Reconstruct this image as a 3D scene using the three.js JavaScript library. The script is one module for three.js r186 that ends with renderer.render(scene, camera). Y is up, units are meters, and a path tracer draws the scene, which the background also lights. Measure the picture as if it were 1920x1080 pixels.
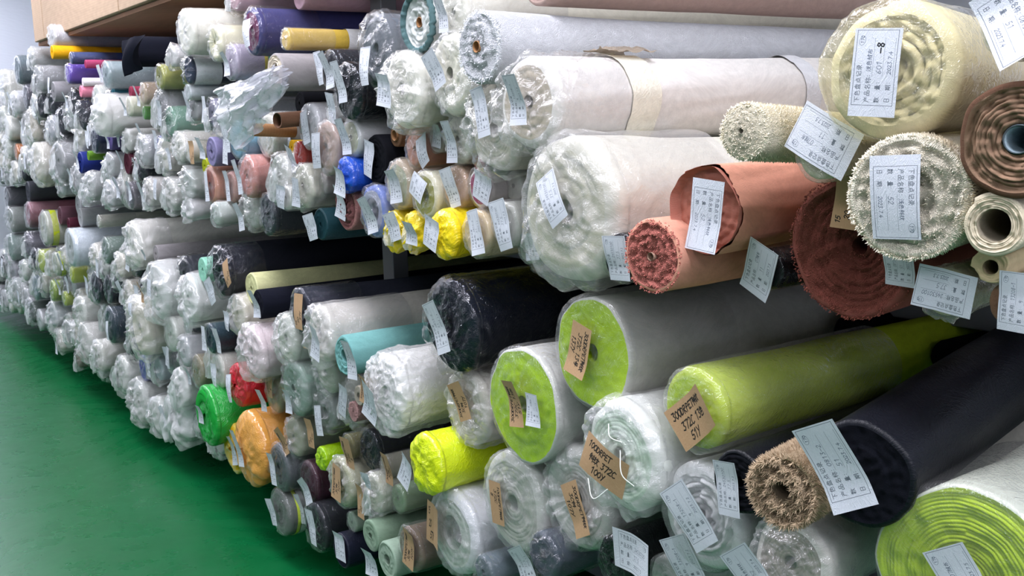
import * as THREE from 'three';
import { RectAreaLightUniformsLib } from 'three/addons/lights/RectAreaLightUniformsLib.js';
import { RoundedBoxGeometry } from 'three/addons/geometries/RoundedBoxGeometry.js';
import { mergeGeometries } from 'three/addons/utils/BufferGeometryUtils.js';
import { createNoise3D } from 'simplex-noise';

// ---------------------------------------------------------------- camera, light, exposure
// World axes: +x runs along the rolls into the rack, -z along the aisle to the far wall, y up. The aisle is x < 0.
const scene = new THREE.Scene();
scene.background = new THREE.Color(0x000000);
const FOCAL = 1950, EYE = new THREE.Vector3(-1.37, 1.5, 0);
const axX = new THREE.Vector3(0.814502, 0.11653505, -0.56833624), axY = new THREE.Vector3(-0.0293644, 0.98664377, 0.1602242), axZ = new THREE.Vector3(0.57941714, -0.11381408, 0.80704531);
const camera = new THREE.PerspectiveCamera(2 * Math.atan(540 / FOCAL) * 180 / Math.PI, 1920 / 1080, 0.05, 60);
camera.position.copy(EYE);
// rows axX, axY, axZ: the world axes seen from the camera
camera.quaternion.setFromRotationMatrix(new THREE.Matrix4().set(axX.x, axX.y, axX.z, 0, axY.x, axY.y, axY.z, 0, axZ.x, axZ.y, axZ.z, 0, 0, 0, 0, 1));
const renderer = new THREE.WebGLRenderer({ antialias: true });
renderer.toneMapping = THREE.LinearToneMapping;
renderer.toneMappingExposure = 1.3;
renderer.shadowMap.enabled = true;
RectAreaLightUniformsLib.init();
const LAMP_X = -0.62, LAMP_Y = 2.93, LAMP_COLOR = 0xf4f2ff, LAMP_POWER = 16, FILL_POWER = 5.5;
const LAMP_ROWS = [LAMP_X, -2.6], LAMP_Z = [2.4, 0.5, -1.4, -3.4, -5.4, -7.4, -9.4];

// ---------------------------------------------------------------- helpers
let seed = 12345;
const rnd = () => { seed = (seed + 0x6D2B79F5) | 0; let t = Math.imul(seed ^ (seed >>> 15), 1 | seed); t = (t + Math.imul(t ^ (t >>> 7), 61 | t)) ^ t; return ((t ^ (t >>> 14)) >>> 0) / 4294967296; };
const rr = (a, b) => a + (b - a) * rnd();
const noise = createNoise3D(rnd);
const ridge = (x, y, z) => { const a = 1 - Math.abs(noise(x, y, z)); return a * a; };
const hash = (n) => { const s = Math.sin(n * 127.1 + 11.7) * 43758.5453; return s - Math.floor(s); };
const clamp = (x, a, b) => Math.min(b, Math.max(a, x));
const TAU = Math.PI * 2;

// a point of the plane x = const that the photograph shows at a pixel; px(p) is pixels per metre there
function at(px, py, x = 0) {
  const c = new THREE.Vector3((px - 960) / FOCAL, -(py - 540) / FOCAL, -1);
  const w = new THREE.Vector3(axX.dot(c), axY.dot(c), axZ.dot(c));
  return EYE.clone().addScaledVector(w, (x - EYE.x) / w.x);
}
const depthOf = (p) => { const d = p.clone().sub(EYE); return -(axX.z * d.x + axY.z * d.y + axZ.z * d.z); };
const toPixel = (p) => { const d = p.clone().sub(EYE), X = axX.x * d.x + axY.x * d.y + axZ.x * d.z, Y = axX.y * d.x + axY.y * d.y + axZ.y * d.z, k = FOCAL / depthOf(p); return [960 + X * k, 540 - Y * k]; };
const pxPerM = (p) => FOCAL / depthOf(p);

const taken = {};
function numbered(name) { const n = taken[name] = (taken[name] ?? -1) + 1; return n ? `${name}_${String(n).padStart(3, '0')}` : name; }
function mesh(name, geo, mat, parent) {
  const m = new THREE.Mesh(geo, mat); m.name = parent === scene ? numbered(name) : name; m.castShadow = m.receiveShadow = true; parent.add(m); return m;
}
function tag(o, label, category, group, kind) { o.userData.label = label; if (category) o.userData.category = category; if (group) o.userData.group = group; if (kind) o.userData.kind = kind; return o; }
function thing(name, label, category, group) { const g = new THREE.Group(); g.name = numbered(name); scene.add(g); return tag(g, label, category, group); }
function structure(name, geo, mat, label) { const m = mesh(name, geo, mat, scene); m.userData.kind = 'structure'; if (label) m.userData.label = label; return m; }
const box = (w, h, d, x, y, z) => new THREE.BoxGeometry(w, h, d).translate(x, y, z);
const rbox = (w, h, d, x, y, z, r = 0.004) => new RoundedBoxGeometry(w, h, d, 2, r).translate(x, y, z);

// a grid surface; round: v closes on itself (its seam is smoothed)
function grid(nu, nv, fn, uvf, round = false) {
  const pos = new Float32Array((nu + 1) * (nv + 1) * 3), uv = new Float32Array((nu + 1) * (nv + 1) * 2), idx = [];
  for (let i = 0; i <= nu; i++) for (let j = 0; j <= nv; j++) {
    const k = i * (nv + 1) + j, v = round && j === nv ? 0 : j / nv, p = fn(i / nu, v, i, j % (round ? nv : nv + 1));
    pos.set(p, k * 3); const q = uvf ? uvf(i / nu, j / nv, p) : [i / nu, j / nv]; uv.set(q, k * 2);
    if (i < nu && j < nv) { const a = k, b = k + 1, c = k + nv + 1, d = c + 1; idx.push(a, b, c, b, d, c); }
  }
  const g = new THREE.BufferGeometry();
  g.setAttribute('position', new THREE.BufferAttribute(pos, 3)); g.setAttribute('uv', new THREE.BufferAttribute(uv, 2)); g.setIndex(idx); g.computeVertexNormals();
  if (round) {
    const n = g.attributes.normal.array;
    for (let i = 0; i <= nu; i++) { const a = i * (nv + 1) * 3, b = a + nv * 3; const s = [0, 1, 2].map((k) => n[a + k] + n[b + k]), l = Math.hypot(...s) || 1; for (let k = 0; k < 3; k++) n[a + k] = n[b + k] = s[k] / l; }
  }
  return g;
}

// ---------------------------------------------------------------- textures
function dataTex(n, fn, srgb = false) {
  const a = new Uint8Array(n * n * 4);
  for (let y = 0; y < n; y++) for (let x = 0; x < n; x++) { const v = fn(x / n, y / n), k = (y * n + x) * 4; const c = Array.isArray(v) ? v : [v, v, v]; for (let q = 0; q < 3; q++) a[k + q] = clamp(c[q], 0, 1) * 255; a[k + 3] = 255; }
  const t = new THREE.DataTexture(a, n, n); t.wrapS = t.wrapT = THREE.RepeatWrapping; t.magFilter = THREE.LinearFilter; t.minFilter = THREE.LinearFilter; if (srgb) t.colorSpace = THREE.SRGBColorSpace; t.needsUpdate = true; return t;
}
// noise that repeats after one tile: a walk on a torus projected to 3 axes
const tileN = (u, v, f, o) => { const a = u * TAU, b = v * TAU; return noise(Math.cos(a) * f + o, Math.sin(a) * f + Math.cos(b) * f * 1.31 + o, Math.sin(b) * f * 1.17 - o); };
const crinkleTex = dataTex(512, (u, v) => {
  const w = tileN(u, v, 1.2, 3) * 0.08, r1 = 1 - Math.abs(tileN(u + w, v - w, 1.6, 7)), r2 = 1 - Math.abs(tileN(u - w, v + w, 3.4, 19)), r3 = 1 - Math.abs(tileN(u, v, 7.5, 31));
  return 0.5 * r1 ** 5 + 0.32 * r2 ** 4 + 0.18 * r3 ** 3;
});
const weaveTex = dataTex(256, (u, v) => 0.5 + 0.2 * Math.sin(u * TAU * 48) * Math.cos(v * TAU * 48) + 0.3 * tileN(u, v, 5, 2) * 0.5 + 0.15 * tileN(u, v, 14, 9));
const pileTex = dataTex(256, (u, v) => 0.5 + 0.35 * tileN(u, v, 9, 4) + 0.3 * tileN(u, v, 20, 14));
const mottleTex = dataTex(256, (u, v) => { const m = 0.955 + 0.025 * tileN(u, v, 2.2, 6) + 0.02 * tileN(u, v, 8, 26); return [m, m, m]; }, true);
const boardTex = dataTex(256, (u, v) => { const m = 0.95 + 0.02 * Math.sin(v * TAU * 60) + 0.03 * tileN(u, v, 3, 5); return [m, m, m]; }, true);
const plasterTex = dataTex(256, (u, v) => 0.5 + 0.3 * tileN(u, v, 6, 8) + 0.2 * tileN(u, v, 17, 18));
const epoxyTex = dataTex(512, (u, v) => { const s = tileN(u, v, 1.3, 40) * 0.5 + tileN(u, v, 4, 50) * 0.3 + tileN(u, v, 11, 60) * 0.2; return [0.95 + 0.05 * s, 0.96 + 0.04 * s, 0.95 + 0.05 * s]; }, true);
const epoxyRough = dataTex(256, (u, v) => 0.7 + 0.12 * tileN(u, v, 2, 70) + 0.06 * tileN(u, v, 9, 71));

// ---- writing: characters as strokes on a 100 x 100 field
const GLYPH = {
  下: [[5, 15, 95, 15], [45, 15, 45, 95], [45, 40, 72, 60]],
  色: [[35, 5, 12, 32], [30, 15, 66, 15, 55, 30], [20, 32, 80, 32, 80, 58, 20, 58], [50, 32, 50, 58], [20, 32, 20, 90, 86, 90, 86, 75]],
  盘: [[50, 2, 40, 14], [25, 14, 75, 14, 75, 58], [25, 14, 25, 40, 15, 60], [5, 36, 95, 36], [45, 18, 55, 28], [45, 42, 55, 52], [20, 64, 80, 64, 80, 92], [20, 64, 20, 92], [40, 64, 40, 92], [60, 64, 60, 92], [5, 92, 95, 92]],
  点: [[50, 5, 50, 38], [50, 20, 80, 20], [22, 38, 78, 38, 78, 65, 22, 65, 22, 38], [15, 75, 10, 95], [35, 75, 38, 92], [58, 75, 62, 92], [80, 75, 92, 95]],
  记: [[15, 10, 28, 22], [8, 38, 28, 38, 28, 85, 40, 75], [45, 15, 88, 15, 88, 48, 50, 48], [50, 48, 50, 88, 92, 88, 92, 72]],
  录: [[25, 10, 78, 10, 78, 40], [28, 25, 78, 25], [8, 42, 92, 42], [50, 42, 50, 95, 40, 90], [20, 55, 32, 65], [10, 90, 40, 68], [80, 52, 62, 64], [55, 62, 92, 92]],
  产: [[50, 3, 52, 14], [12, 20, 88, 20], [32, 26, 38, 40], [68, 26, 60, 42], [18, 46, 90, 46], [20, 46, 18, 75, 5, 95]],
  品: [[30, 8, 70, 8, 70, 40, 30, 40, 30, 8], [8, 55, 42, 55, 42, 92, 8, 92, 8, 55], [58, 55, 92, 55, 92, 92, 58, 92, 58, 55]],
  名: [[45, 5, 15, 45], [38, 20, 78, 20, 60, 55, 10, 85], [35, 35, 50, 48], [35, 60, 85, 60, 85, 95, 35, 95, 35, 60]],
  称: [[35, 8, 10, 18], [5, 35, 42, 35], [24, 15, 24, 95], [24, 40, 5, 70], [24, 42, 40, 60], [60, 5, 48, 35], [55, 22, 92, 22, 86, 35], [72, 25, 72, 95, 62, 90], [58, 50, 48, 78], [84, 50, 95, 78]],
  数: [[25, 5, 25, 50], [5, 25, 48, 25], [10, 8, 16, 18], [42, 8, 36, 18], [25, 28, 8, 45], [25, 28, 44, 42], [22, 52, 12, 80, 40, 95], [5, 66, 48, 66], [40, 55, 12, 95], [65, 5, 52, 40], [60, 25, 95, 25], [85, 25, 75, 60, 50, 95], [60, 40, 75, 70, 95, 95]],
  量: [[28, 5, 72, 5, 72, 30, 28, 30, 28, 5], [28, 17, 72, 17], [5, 40, 95, 40], [25, 50, 75, 50, 75, 72, 25, 72, 25, 50], [25, 61, 75, 61], [50, 50, 50, 92], [15, 82, 85, 82], [5, 93, 95, 93]],
  日: [[25, 8, 75, 8, 75, 92, 25, 92, 25, 8], [25, 50, 75, 50]],
  期: [[15, 8, 15, 70], [42, 8, 42, 70], [5, 22, 52, 22], [15, 38, 42, 38], [15, 54, 42, 54], [3, 70, 55, 70], [18, 75, 8, 95], [38, 75, 50, 90], [62, 10, 92, 10, 92, 95, 82, 92], [62, 10, 62, 60, 52, 95], [62, 35, 92, 35], [62, 60, 92, 60]],
  斜: [[25, 5, 5, 30], [25, 5, 48, 28], [15, 35, 40, 35], [5, 52, 48, 52], [27, 35, 27, 95], [62, 20, 72, 30], [58, 40, 70, 50], [52, 68, 98, 55], [82, 5, 82, 98]],
  纹: [[25, 5, 8, 30, 30, 30, 8, 58, 32, 55], [5, 85, 35, 75], [62, 5, 68, 16], [42, 25, 95, 25], [82, 25, 75, 55, 42, 95], [50, 30, 65, 62, 95, 95]],
  号: [[30, 8, 72, 8, 72, 32, 30, 32, 30, 8], [8, 45, 92, 45], [35, 45, 30, 62, 75, 62, 70, 95, 55, 92]],
  浅: [[12, 10, 24, 22], [5, 38, 18, 48], [8, 95, 26, 60], [38, 30, 90, 24], [36, 48, 94, 42], [58, 5, 66, 60, 95, 95, 95, 80], [90, 55, 40, 95], [78, 8, 88, 16]],
  绒: [[25, 5, 8, 30, 30, 30, 8, 58, 32, 55], [5, 85, 35, 75], [42, 28, 95, 28], [45, 52, 68, 52], [56, 40, 48, 92], [72, 5, 78, 65, 96, 95, 96, 80], [92, 48, 66, 92], [84, 8, 92, 18]],
  布: [[8, 25, 92, 25], [45, 3, 12, 70], [25, 50, 25, 88], [25, 50, 80, 50, 80, 85, 70, 82], [52, 36, 52, 98]],
  ':': [[20, 35, 26, 35], [20, 75, 26, 75]], '-': [[10, 55, 70, 55]], '.': [[20, 90, 28, 90]], ' ': [],
  0: [[40, 8, 12, 30, 12, 70, 38, 94, 64, 70, 64, 28, 40, 8]], 1: [[20, 25, 42, 6, 38, 94]], 2: [[12, 26, 34, 6, 60, 20, 52, 48, 10, 92, 68, 90]], 3: [[12, 10, 58, 8, 32, 42, 60, 64, 40, 94, 10, 86]], 4: [[44, 6, 8, 62, 70, 58], [50, 36, 44, 96]],
  5: [[62, 8, 22, 10, 16, 46, 54, 46, 60, 76, 34, 94, 8, 84]], 6: [[54, 6, 18, 44, 14, 82, 40, 94, 62, 74, 44, 54, 18, 66]], 7: [[10, 12, 66, 8, 32, 94]], 8: [[58, 16, 30, 8, 16, 26, 58, 66, 44, 92, 16, 84, 18, 62, 56, 30, 58, 16]], 9: [[60, 24, 34, 8, 16, 32, 36, 50, 60, 26, 54, 94]],
  C: [[62, 18, 36, 8, 12, 40, 16, 82, 40, 94, 66, 82]], D: [[18, 8, 14, 92], [8, 12, 50, 16, 68, 50, 48, 86, 8, 92]], E: [[60, 10, 18, 10, 16, 90, 64, 88], [16, 48, 52, 46]], P: [[20, 96, 18, 8, 56, 12, 60, 42, 18, 52]], R: [[20, 96, 18, 8, 56, 12, 58, 40, 20, 52, 66, 96]], T: [[4, 12, 70, 8], [38, 10, 34, 96]], Y: [[8, 8, 36, 46], [66, 6, 24, 96]],
};
function write(g, text, x, y, s, opt = {}) {
  const { w = s * 0.09, ink = '#333', jit = 0, slant = 0, gap = 1.08, rise = 0 } = opt;
  g.strokeStyle = ink; g.lineWidth = w; g.lineCap = g.lineJoin = 'round';
  for (const ch of text) {
    const wide = ch.charCodeAt(0) > 255 ? 1 : ch === ' ' ? 0.5 : ch === '.' || ch === ':' ? 0.4 : 0.68;
    for (const st of GLYPH[ch] || []) {
      g.beginPath();
      for (let i = 0; i < st.length; i += 2) {
        const a = st[i] / 100 * s + (rnd() - 0.5) * jit * s, b = st[i + 1] / 100 * s + (rnd() - 0.5) * jit * s;
        const X = x + a + (s - b) * slant, Y = y + b;
        i ? g.lineTo(X, Y) : g.moveTo(X, Y);
      }
      g.stroke();
    }
    x += s * wide * gap; y -= rise * s;
  }
}
function canvasTex(w, h, draw) {
  const c = document.createElement('canvas'); c.width = w; c.height = h; const g = c.getContext('2d'); draw(g, w, h);
  const t = new THREE.CanvasTexture(c); t.colorSpace = THREE.SRGBColorSpace; t.magFilter = THREE.LinearFilter; return t;
}
// stock slips: a printed form filled in by hand
function slipTex(product, qty, date, big) {
  return canvasTex(448, 240, (g, w, h) => {
    g.fillStyle = '#d5d8e1'; g.fillRect(0, 0, w, h);
    for (let i = 0; i < 500; i++) { g.fillStyle = rnd() < 0.5 ? 'rgba(232,236,242,0.25)' : 'rgba(188,196,208,0.22)'; g.fillRect(rnd() * w, rnd() * h, 2 + rnd() * 12, 1 + rnd() * 4); }
    g.strokeStyle = '#5a626d'; g.lineWidth = 2.4; g.strokeRect(58, 14, 380, 208);
    const p = { ink: '#59616c', w: 2.6 }, hnd = { ink: '#4a5568', w: 2.4, jit: 0.07, slant: 0.12 };
    write(g, '下色盘点记录', 72, 24, 30, p);
    write(g, '产品名称:', 72, 74, 30, p); write(g, product, 228, 74, 27, hnd);
    write(g, '数', 72, 126, 28, p); write(g, '量:', 136, 126, 28, p); write(g, qty, 215, 124, 30, hnd);
    write(g, '日', 72, 178, 28, p); write(g, '期:', 136, 178, 28, p); write(g, date, 215, 180, 22, hnd);
    g.lineWidth = 1.4; g.strokeStyle = '#79828e';
    for (const y of [107, 159, 211]) { g.beginPath(); g.moveTo(205, y); g.lineTo(400, y); g.stroke(); }
    g.lineWidth = 2; g.beginPath(); g.ellipse(385, 42, 24, 15, 0.2, 0, TAU); g.stroke(); write(g, '170', 370, 33, 18, hnd);
    if (big) { write(g, '-8', 320, 118, 40, { ink: '#15171a', w: 6.5 }); }
  });
}
const SLIPS = [slipTex('浅色绒布', '601', '2023.7.4', true), slipTex('浅色斜纹', '52', '2023.7.4'), slipTex('13208-1', '9', '2023.7.2'), slipTex('LA07绒布', '11', '2023.7.5'), slipTex('0813-2', '51', '2023.7.4'), slipTex('24530100', '37.5', '2023.7.3')];
const SLIPMAT = SLIPS.map((t) => new THREE.MeshStandardMaterial({ map: t, roughness: 0.75, bumpMap: crinkleTex, bumpScale: 0.0006 }));
// kraft cards with marker writing
function kraftTex(lines) {
  return canvasTex(320, 176, (g, w, h) => {
    g.fillStyle = '#b4916c'; g.fillRect(0, 0, w, h);
    for (let i = 0; i < 900; i++) { g.fillStyle = rnd() < 0.5 ? 'rgba(205,172,135,0.28)' : 'rgba(150,115,82,0.22)'; g.fillRect(rnd() * w, rnd() * h, 2 + rnd() * 10, 1 + rnd() * 2); }
    lines.forEach((l, i) => write(g, l, 26 + (i ? 30 * i : 0), 22 + i * 50, i ? 38 : 34, { ink: '#17130f', w: 5.5, jit: 0.06, slant: 0.22, gap: 0.98 }));
  });
}
const KRAFTS = [['300DRPET斜纹', '372C 13号', '137Y'], ['300DRPET斜纹', '372C 13色', '51Y'], ['100DRPET', '斜纹 372C', '100Y'], ['300DRPET斜纹', '3C斜', '107Y'], ['100DRPET斜纹', '372C', '8'], ['15', '20', '57Y']].map(kraftTex);
const KRAFTMAT = KRAFTS.map((t) => new THREE.MeshStandardMaterial({ map: t, roughness: 0.85, bumpMap: weaveTex, bumpScale: 0.0003 }));

// ---------------------------------------------------------------- materials
const rep = (t, u, v = u) => { const c = t.clone(); c.repeat.set(u, v); c.needsUpdate = true; return c; };
const T = { weave: rep(weaveTex, 14), pile: rep(pileTex, 9), mottle: rep(mottleTex, 2.3), crinkle: rep(crinkleTex, 4), crinkleFine: rep(crinkleTex, 7) };
const fabricCache = {};
function fabric(color, kind = 'weave') {
  const key = color + kind; if (fabricCache[key]) return fabricCache[key];
  const m = new THREE.MeshPhysicalMaterial({ color, roughness: kind === 'satin' ? 0.42 : 0.92, specularIntensity: kind === 'satin' ? 0.45 : 0.12, map: T.mottle, side: THREE.DoubleSide });
  if (kind === 'pile') { m.bumpMap = T.pile; m.bumpScale = 0.006; m.sheen = 0.5; m.sheenRoughness = 0.6; m.sheenColor = new THREE.Color(color); }
  else if (kind === 'satin') { m.bumpMap = T.crinkle; m.bumpScale = 0.0008; }
  else { m.bumpMap = T.weave; m.bumpScale = 0.0012; }
  return fabricCache[key] = m;
}
const filmCache = {};
function film(color = '#fafafa', clear = 0.85, rough = 0.1, ior = 1.85) {
  clear = clear > 0.95 ? Math.round(clear * 200) / 200 : Math.round(clear * 25) / 25; ior = Math.round(ior * 10) / 10;
  const key = color + clear + rough + ior; if (filmCache[key]) return filmCache[key];
  return filmCache[key] = new THREE.MeshPhysicalMaterial({ color, roughness: rough, transmission: clear, thickness: 0, ior, bumpMap: T.crinkle, bumpScale: 0.0014, side: THREE.DoubleSide });
}
const M = {
  card: new THREE.MeshStandardMaterial({ color: '#a5794f', roughness: 0.85, map: boardTex, side: THREE.DoubleSide }),
  darkCard: new THREE.MeshStandardMaterial({ color: '#6b4a33', roughness: 0.9, map: boardTex, side: THREE.DoubleSide }),
  boxCard: new THREE.MeshStandardMaterial({ color: '#b59a80', roughness: 0.85, map: boardTex }),
  wall: new THREE.MeshStandardMaterial({ color: '#dde2ec', roughness: 0.9, bumpMap: rep(plasterTex, 3), bumpScale: 0.001 }),
  ceiling: new THREE.MeshStandardMaterial({ color: '#e8eaec', roughness: 0.95 }),
  floor: new THREE.MeshPhysicalMaterial({ color: '#045c30', specularIntensity: 0.45, roughness: 0.42, roughnessMap: epoxyRough, map: epoxyTex, clearcoat: 0.08, clearcoatRoughness: 0.2 }),
  steel: new THREE.MeshStandardMaterial({ color: '#77787d', roughness: 0.5, metalness: 0.2 }),
  ply: new THREE.MeshStandardMaterial({ color: '#a8765a', roughness: 0.75, map: boardTex }),
  lampBody: new THREE.MeshStandardMaterial({ color: '#f0f0f0', roughness: 0.5 }),
  lampGlow: new THREE.MeshStandardMaterial({ color: '#ffffff', emissive: LAMP_COLOR, emissiveIntensity: 4 }),
  thread: new THREE.MeshStandardMaterial({ color: '#e6e8e2', roughness: 0.7 }),
};

// ---------------------------------------------------------------- the room
const X0 = -7, X1 = 1.75, Z0 = -10.2, Z1 = 3.2, TOP = 3.1;
{
  const fg = box(X1 - X0 + 0.3, 0.12, Z1 - Z0 + 0.3, (X0 + X1) / 2, -0.06, (Z0 + Z1) / 2);
  const p = fg.attributes.position, uv = fg.attributes.uv; for (let i = 0; i < p.count; i++) uv.setXY(i, p.getX(i) / 2.2, p.getZ(i) / 2.2);
  structure('floor', fg, M.floor, 'glossy green epoxy floor of the aisle');
  structure('ceiling', box(X1 - X0 + 0.3, 0.12, Z1 - Z0 + 0.3, (X0 + X1) / 2, TOP + 0.06, (Z0 + Z1) / 2), M.ceiling);
  structure('wall_far', box(X1 - X0 + 0.3, TOP, 0.14, (X0 + X1) / 2, TOP / 2, Z0 - 0.07), M.wall, 'plain bluish white wall at the end of the aisle');
  structure('wall_near', box(X1 - X0 + 0.3, TOP, 0.14, (X0 + X1) / 2, TOP / 2, Z1 + 0.07), M.wall);
  structure('unseen_wall_left', box(0.14, TOP, Z1 - Z0, X0 - 0.07, TOP / 2, (Z0 + Z1) / 2), M.wall);  // unseen wall, set far off so that little light bounces into the rack
  structure('wall_back', box(0.14, TOP, Z1 - Z0, X1 + 0.07, TOP / 2, (Z0 + Z1) / 2), M.wall);
}
for (const lx of LAMP_ROWS) LAMP_Z.forEach((z, i) => {  // ceiling panels out of view, placed to light the rack and the roll ends
  const g = thing('unseen_ceiling_lamp', lx === LAMP_X ? 'white LED ceiling panel beside the rack' : 'white LED ceiling panel over the far side of the aisle', 'lamp', lx === LAMP_X ? 'unseen lamp panels beside the rack' : 'unseen lamp panels over the far side of the aisle');
  mesh('lamp_frame', rbox(0.6, 0.05, 1.2, 0, 0, 0, 0.008), M.lampBody, g);
  mesh('lamp_diffuser', rbox(0.56, 0.012, 1.16, 0, -0.026, 0, 0.004), M.lampGlow, g);
  g.position.set(lx, TOP - 0.03, z);
  const l = new THREE.RectAreaLight(LAMP_COLOR, lx === LAMP_X ? LAMP_POWER : FILL_POWER, 0.56, 1.16); l.position.set(lx, TOP - 0.07, z); l.rotation.x = -Math.PI / 2; l.castShadow = true; scene.add(l);
});

// ---------------------------------------------------------------- the rack
const SHELF_LOW = 0.15, SHELF_UP = 1.135, SHELF_TOP = 2.03;
{
  const g = thing('storage_rack', 'grey steel storage rack with shelves that carries all the fabric rolls', 'rack');
  const zBox = at(60, 30, 0).z, zPost = at(709, 20, 0.34).z, zs = [zPost + 2.3, zPost, zPost - 2.3, zPost - 4.6];
  for (const z of zs) for (const x of z === zPost ? [0.36, 1.5] : [1.5]) {
    mesh('post', rbox(0.06, 2.6, 0.075, x, 1.3, z), M.steel, g);
    const foot = mesh('foot_plate', box(0.11, 0.008, 0.12, x, 0.004, z), M.steel, g);
  }
  const zc = (2 + Z0) / 2, len = 2 - Z0 - 0.4;
  for (const y of [SHELF_LOW, SHELF_UP]) {
    mesh('shelf_board', box(1.0, 0.02, len, 1.12, y - 0.012, zc), M.steel, g);
    for (const x of [0.64, 1.5]) mesh('shelf_beam', rbox(0.04, 0.07, len, x, y - 0.058, zc), M.steel, g);
  }
  // wooden boards of the top shelf, lit from below, with a grey strip behind
  mesh('top_shelf_board', box(0.62, 0.02, 4.4, 0.33, SHELF_TOP - 0.01, zBox + 2.2), M.ply, g).userData.label = 'brown wooden top shelf board';
  mesh('top_shelf_board', box(0.9, 0.02, 4.4, 1.1, SHELF_TOP - 0.03, zBox + 2.2), M.steel, g);
  mesh('shelf_beam', rbox(0.04, 0.07, len, 1.5, SHELF_TOP - 0.08, zc), M.steel, g);
}
// cardboard boxes on the top shelf
{
  const y0 = SHELF_TOP + 0.002;
  const zL = at(60, 30, 0).z, zA = at(79, 30, 0).z;
  const mk = (z0, z1, h, d, label) => {
    const g = thing('cardboard_box', label, 'box', 'boxes on the top shelf'), w = Math.abs(z1 - z0) - 0.01;
    mesh('carton', rbox(d, h, w, d / 2, h / 2, 0, 0.006), M.boxCard, g);
    mesh('flap', rbox(d * 0.98, 0.005, w * 0.49, d / 2, h + 0.003, w * 0.25, 0.002), M.boxCard, g);
    mesh('flap', rbox(d * 0.98, 0.005, w * 0.49, d / 2, h + 0.003, -w * 0.25, 0.002), M.boxCard, g);
    mesh('packing_tape', box(d * 0.9, 0.001, 0.05, d / 2, h + 0.0065, 0), new THREE.MeshStandardMaterial({ color: '#c9b491', roughness: 0.3 }), g);
    g.position.set(0, y0, (z0 + z1) / 2); return g;
  };
  mk(zL, zA, 0.66, 0.6, 'narrow brown cardboard box on the top shelf by the white wall');
  mk(zA, zA + 1.55, 0.7, 0.62, 'wide brown cardboard box on the top shelf above the yellow roll');
  mk(zA + 1.55, zA + 2.9, 0.62, 0.6, 'brown cardboard box at the near end of the top shelf');
}

// ---------------------------------------------------------------- fabric rolls
// A roll's own axes: +x along the roll into the rack, its end at x = 0.
const ROLLS = [];
/* cx, cy, rad: the roll's end in the photograph's pixels; o:
   x end's distance behind the stack's front, len, kind weave|pile|satin, ec end colour, ek end kind, wrap s|b|k|t (snug, baggy, tucked, hanging tail), film colour,
   clear, core radius share, cone, layers, lump, yaw, pitch, tags [[px, py, tilt, kind, w, h]] */
function R(cx, cy, rad, color, o, label) { ROLLS.push({ cx, cy, rad, color, o: o || {}, label, s: 0 }); }

function place() {
  for (const q of ROLLS) {
    const o = q.o; q.x = o.x ?? 0; q.p = at(q.cx, q.cy, q.x); const k = pxPerM(q.p); q.r = q.rad / k;
    q.tags = (o.tags || []).map(([px, py, tilt = 0, kind = 'w', w = 0.074, h = 0.135]) => { w *= 0.8; h *= 0.8; const t = at(px, py, q.x - 0.02); return { dy: t.y - q.p.y, dz: t.z - q.p.z, tilt, kind, w, h }; });
    q.home = q.p.clone(); q.up = q.o.up ?? (q.p.y > 1.5 - 0.36);
  }
  // rolls lie against one another: push overlapping ends apart a little
  for (let it = 0; it < 80; it++) {
    for (let i = 0; i < ROLLS.length; i++) for (let j = i + 1; j < ROLLS.length; j++) {
      const a = ROLLS[i], b = ROLLS[j]; if (a.o.free || b.o.free) continue;
      const dy = b.p.y - a.p.y, dz = b.p.z - a.p.z, d = Math.hypot(dy, dz) || 1e-4, need = (a.r + b.r) * 0.96 - d;
      if (need <= 0) continue;
      const wa = b.r * b.r / (a.r * a.r + b.r * b.r), k = need * 0.35 / d;
      a.p.y -= dy * k * wa; a.p.z -= dz * k * wa; b.p.y += dy * k * (1 - wa); b.p.z += dz * k * (1 - wa);
    }
    for (const q of ROLLS) { // never far from where it was seen
      const dy = q.p.y - q.home.y, dz = q.p.z - q.home.z, d = Math.hypot(dy, dz), m = q.r * 0.28; if (d > m) { q.p.y = q.home.y + dy * m / d; q.p.z = q.home.z + dz * m / d; }
      const low = q.up ? SHELF_UP + q.r : SHELF_LOW + q.r; if (!q.o.free && q.p.y < low) q.p.y = Math.min(low, q.home.y + q.r * 0.5);
    }
  }
  // then shrink what still overlaps
  for (let it = 0; it < 8; it++) for (let i = 0; i < ROLLS.length; i++) for (let j = i + 1; j < ROLLS.length; j++) {
    const a = ROLLS[i], b = ROLLS[j]; if (a.o.free || b.o.free) continue;
    const d = Math.hypot(b.p.y - a.p.y, b.p.z - a.p.z), over = (a.r + b.r) * 0.97 - d; if (over <= 0.002) continue;
    const s = Math.min(over * 0.3, 0.2 * Math.min(a.r, b.r)), r0 = 0.9;
    a.r0 ??= a.r; b.r0 ??= b.r; a.r = Math.max(a.r0 * r0, a.r - s * 0.5); b.r = Math.max(b.r0 * r0, b.r - s * 0.5);
  }
}

const coreGeo = {};
function coreGeometry(r) { const key = r.toFixed(3); return coreGeo[key] ??= new THREE.LatheGeometry([[r, 0.3], [r, 0], [r * 0.86, 0], [r * 0.86, 0.3]].map(([a, b]) => new THREE.Vector2(a, b)), 22).rotateZ(-Math.PI / 2); }

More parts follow.
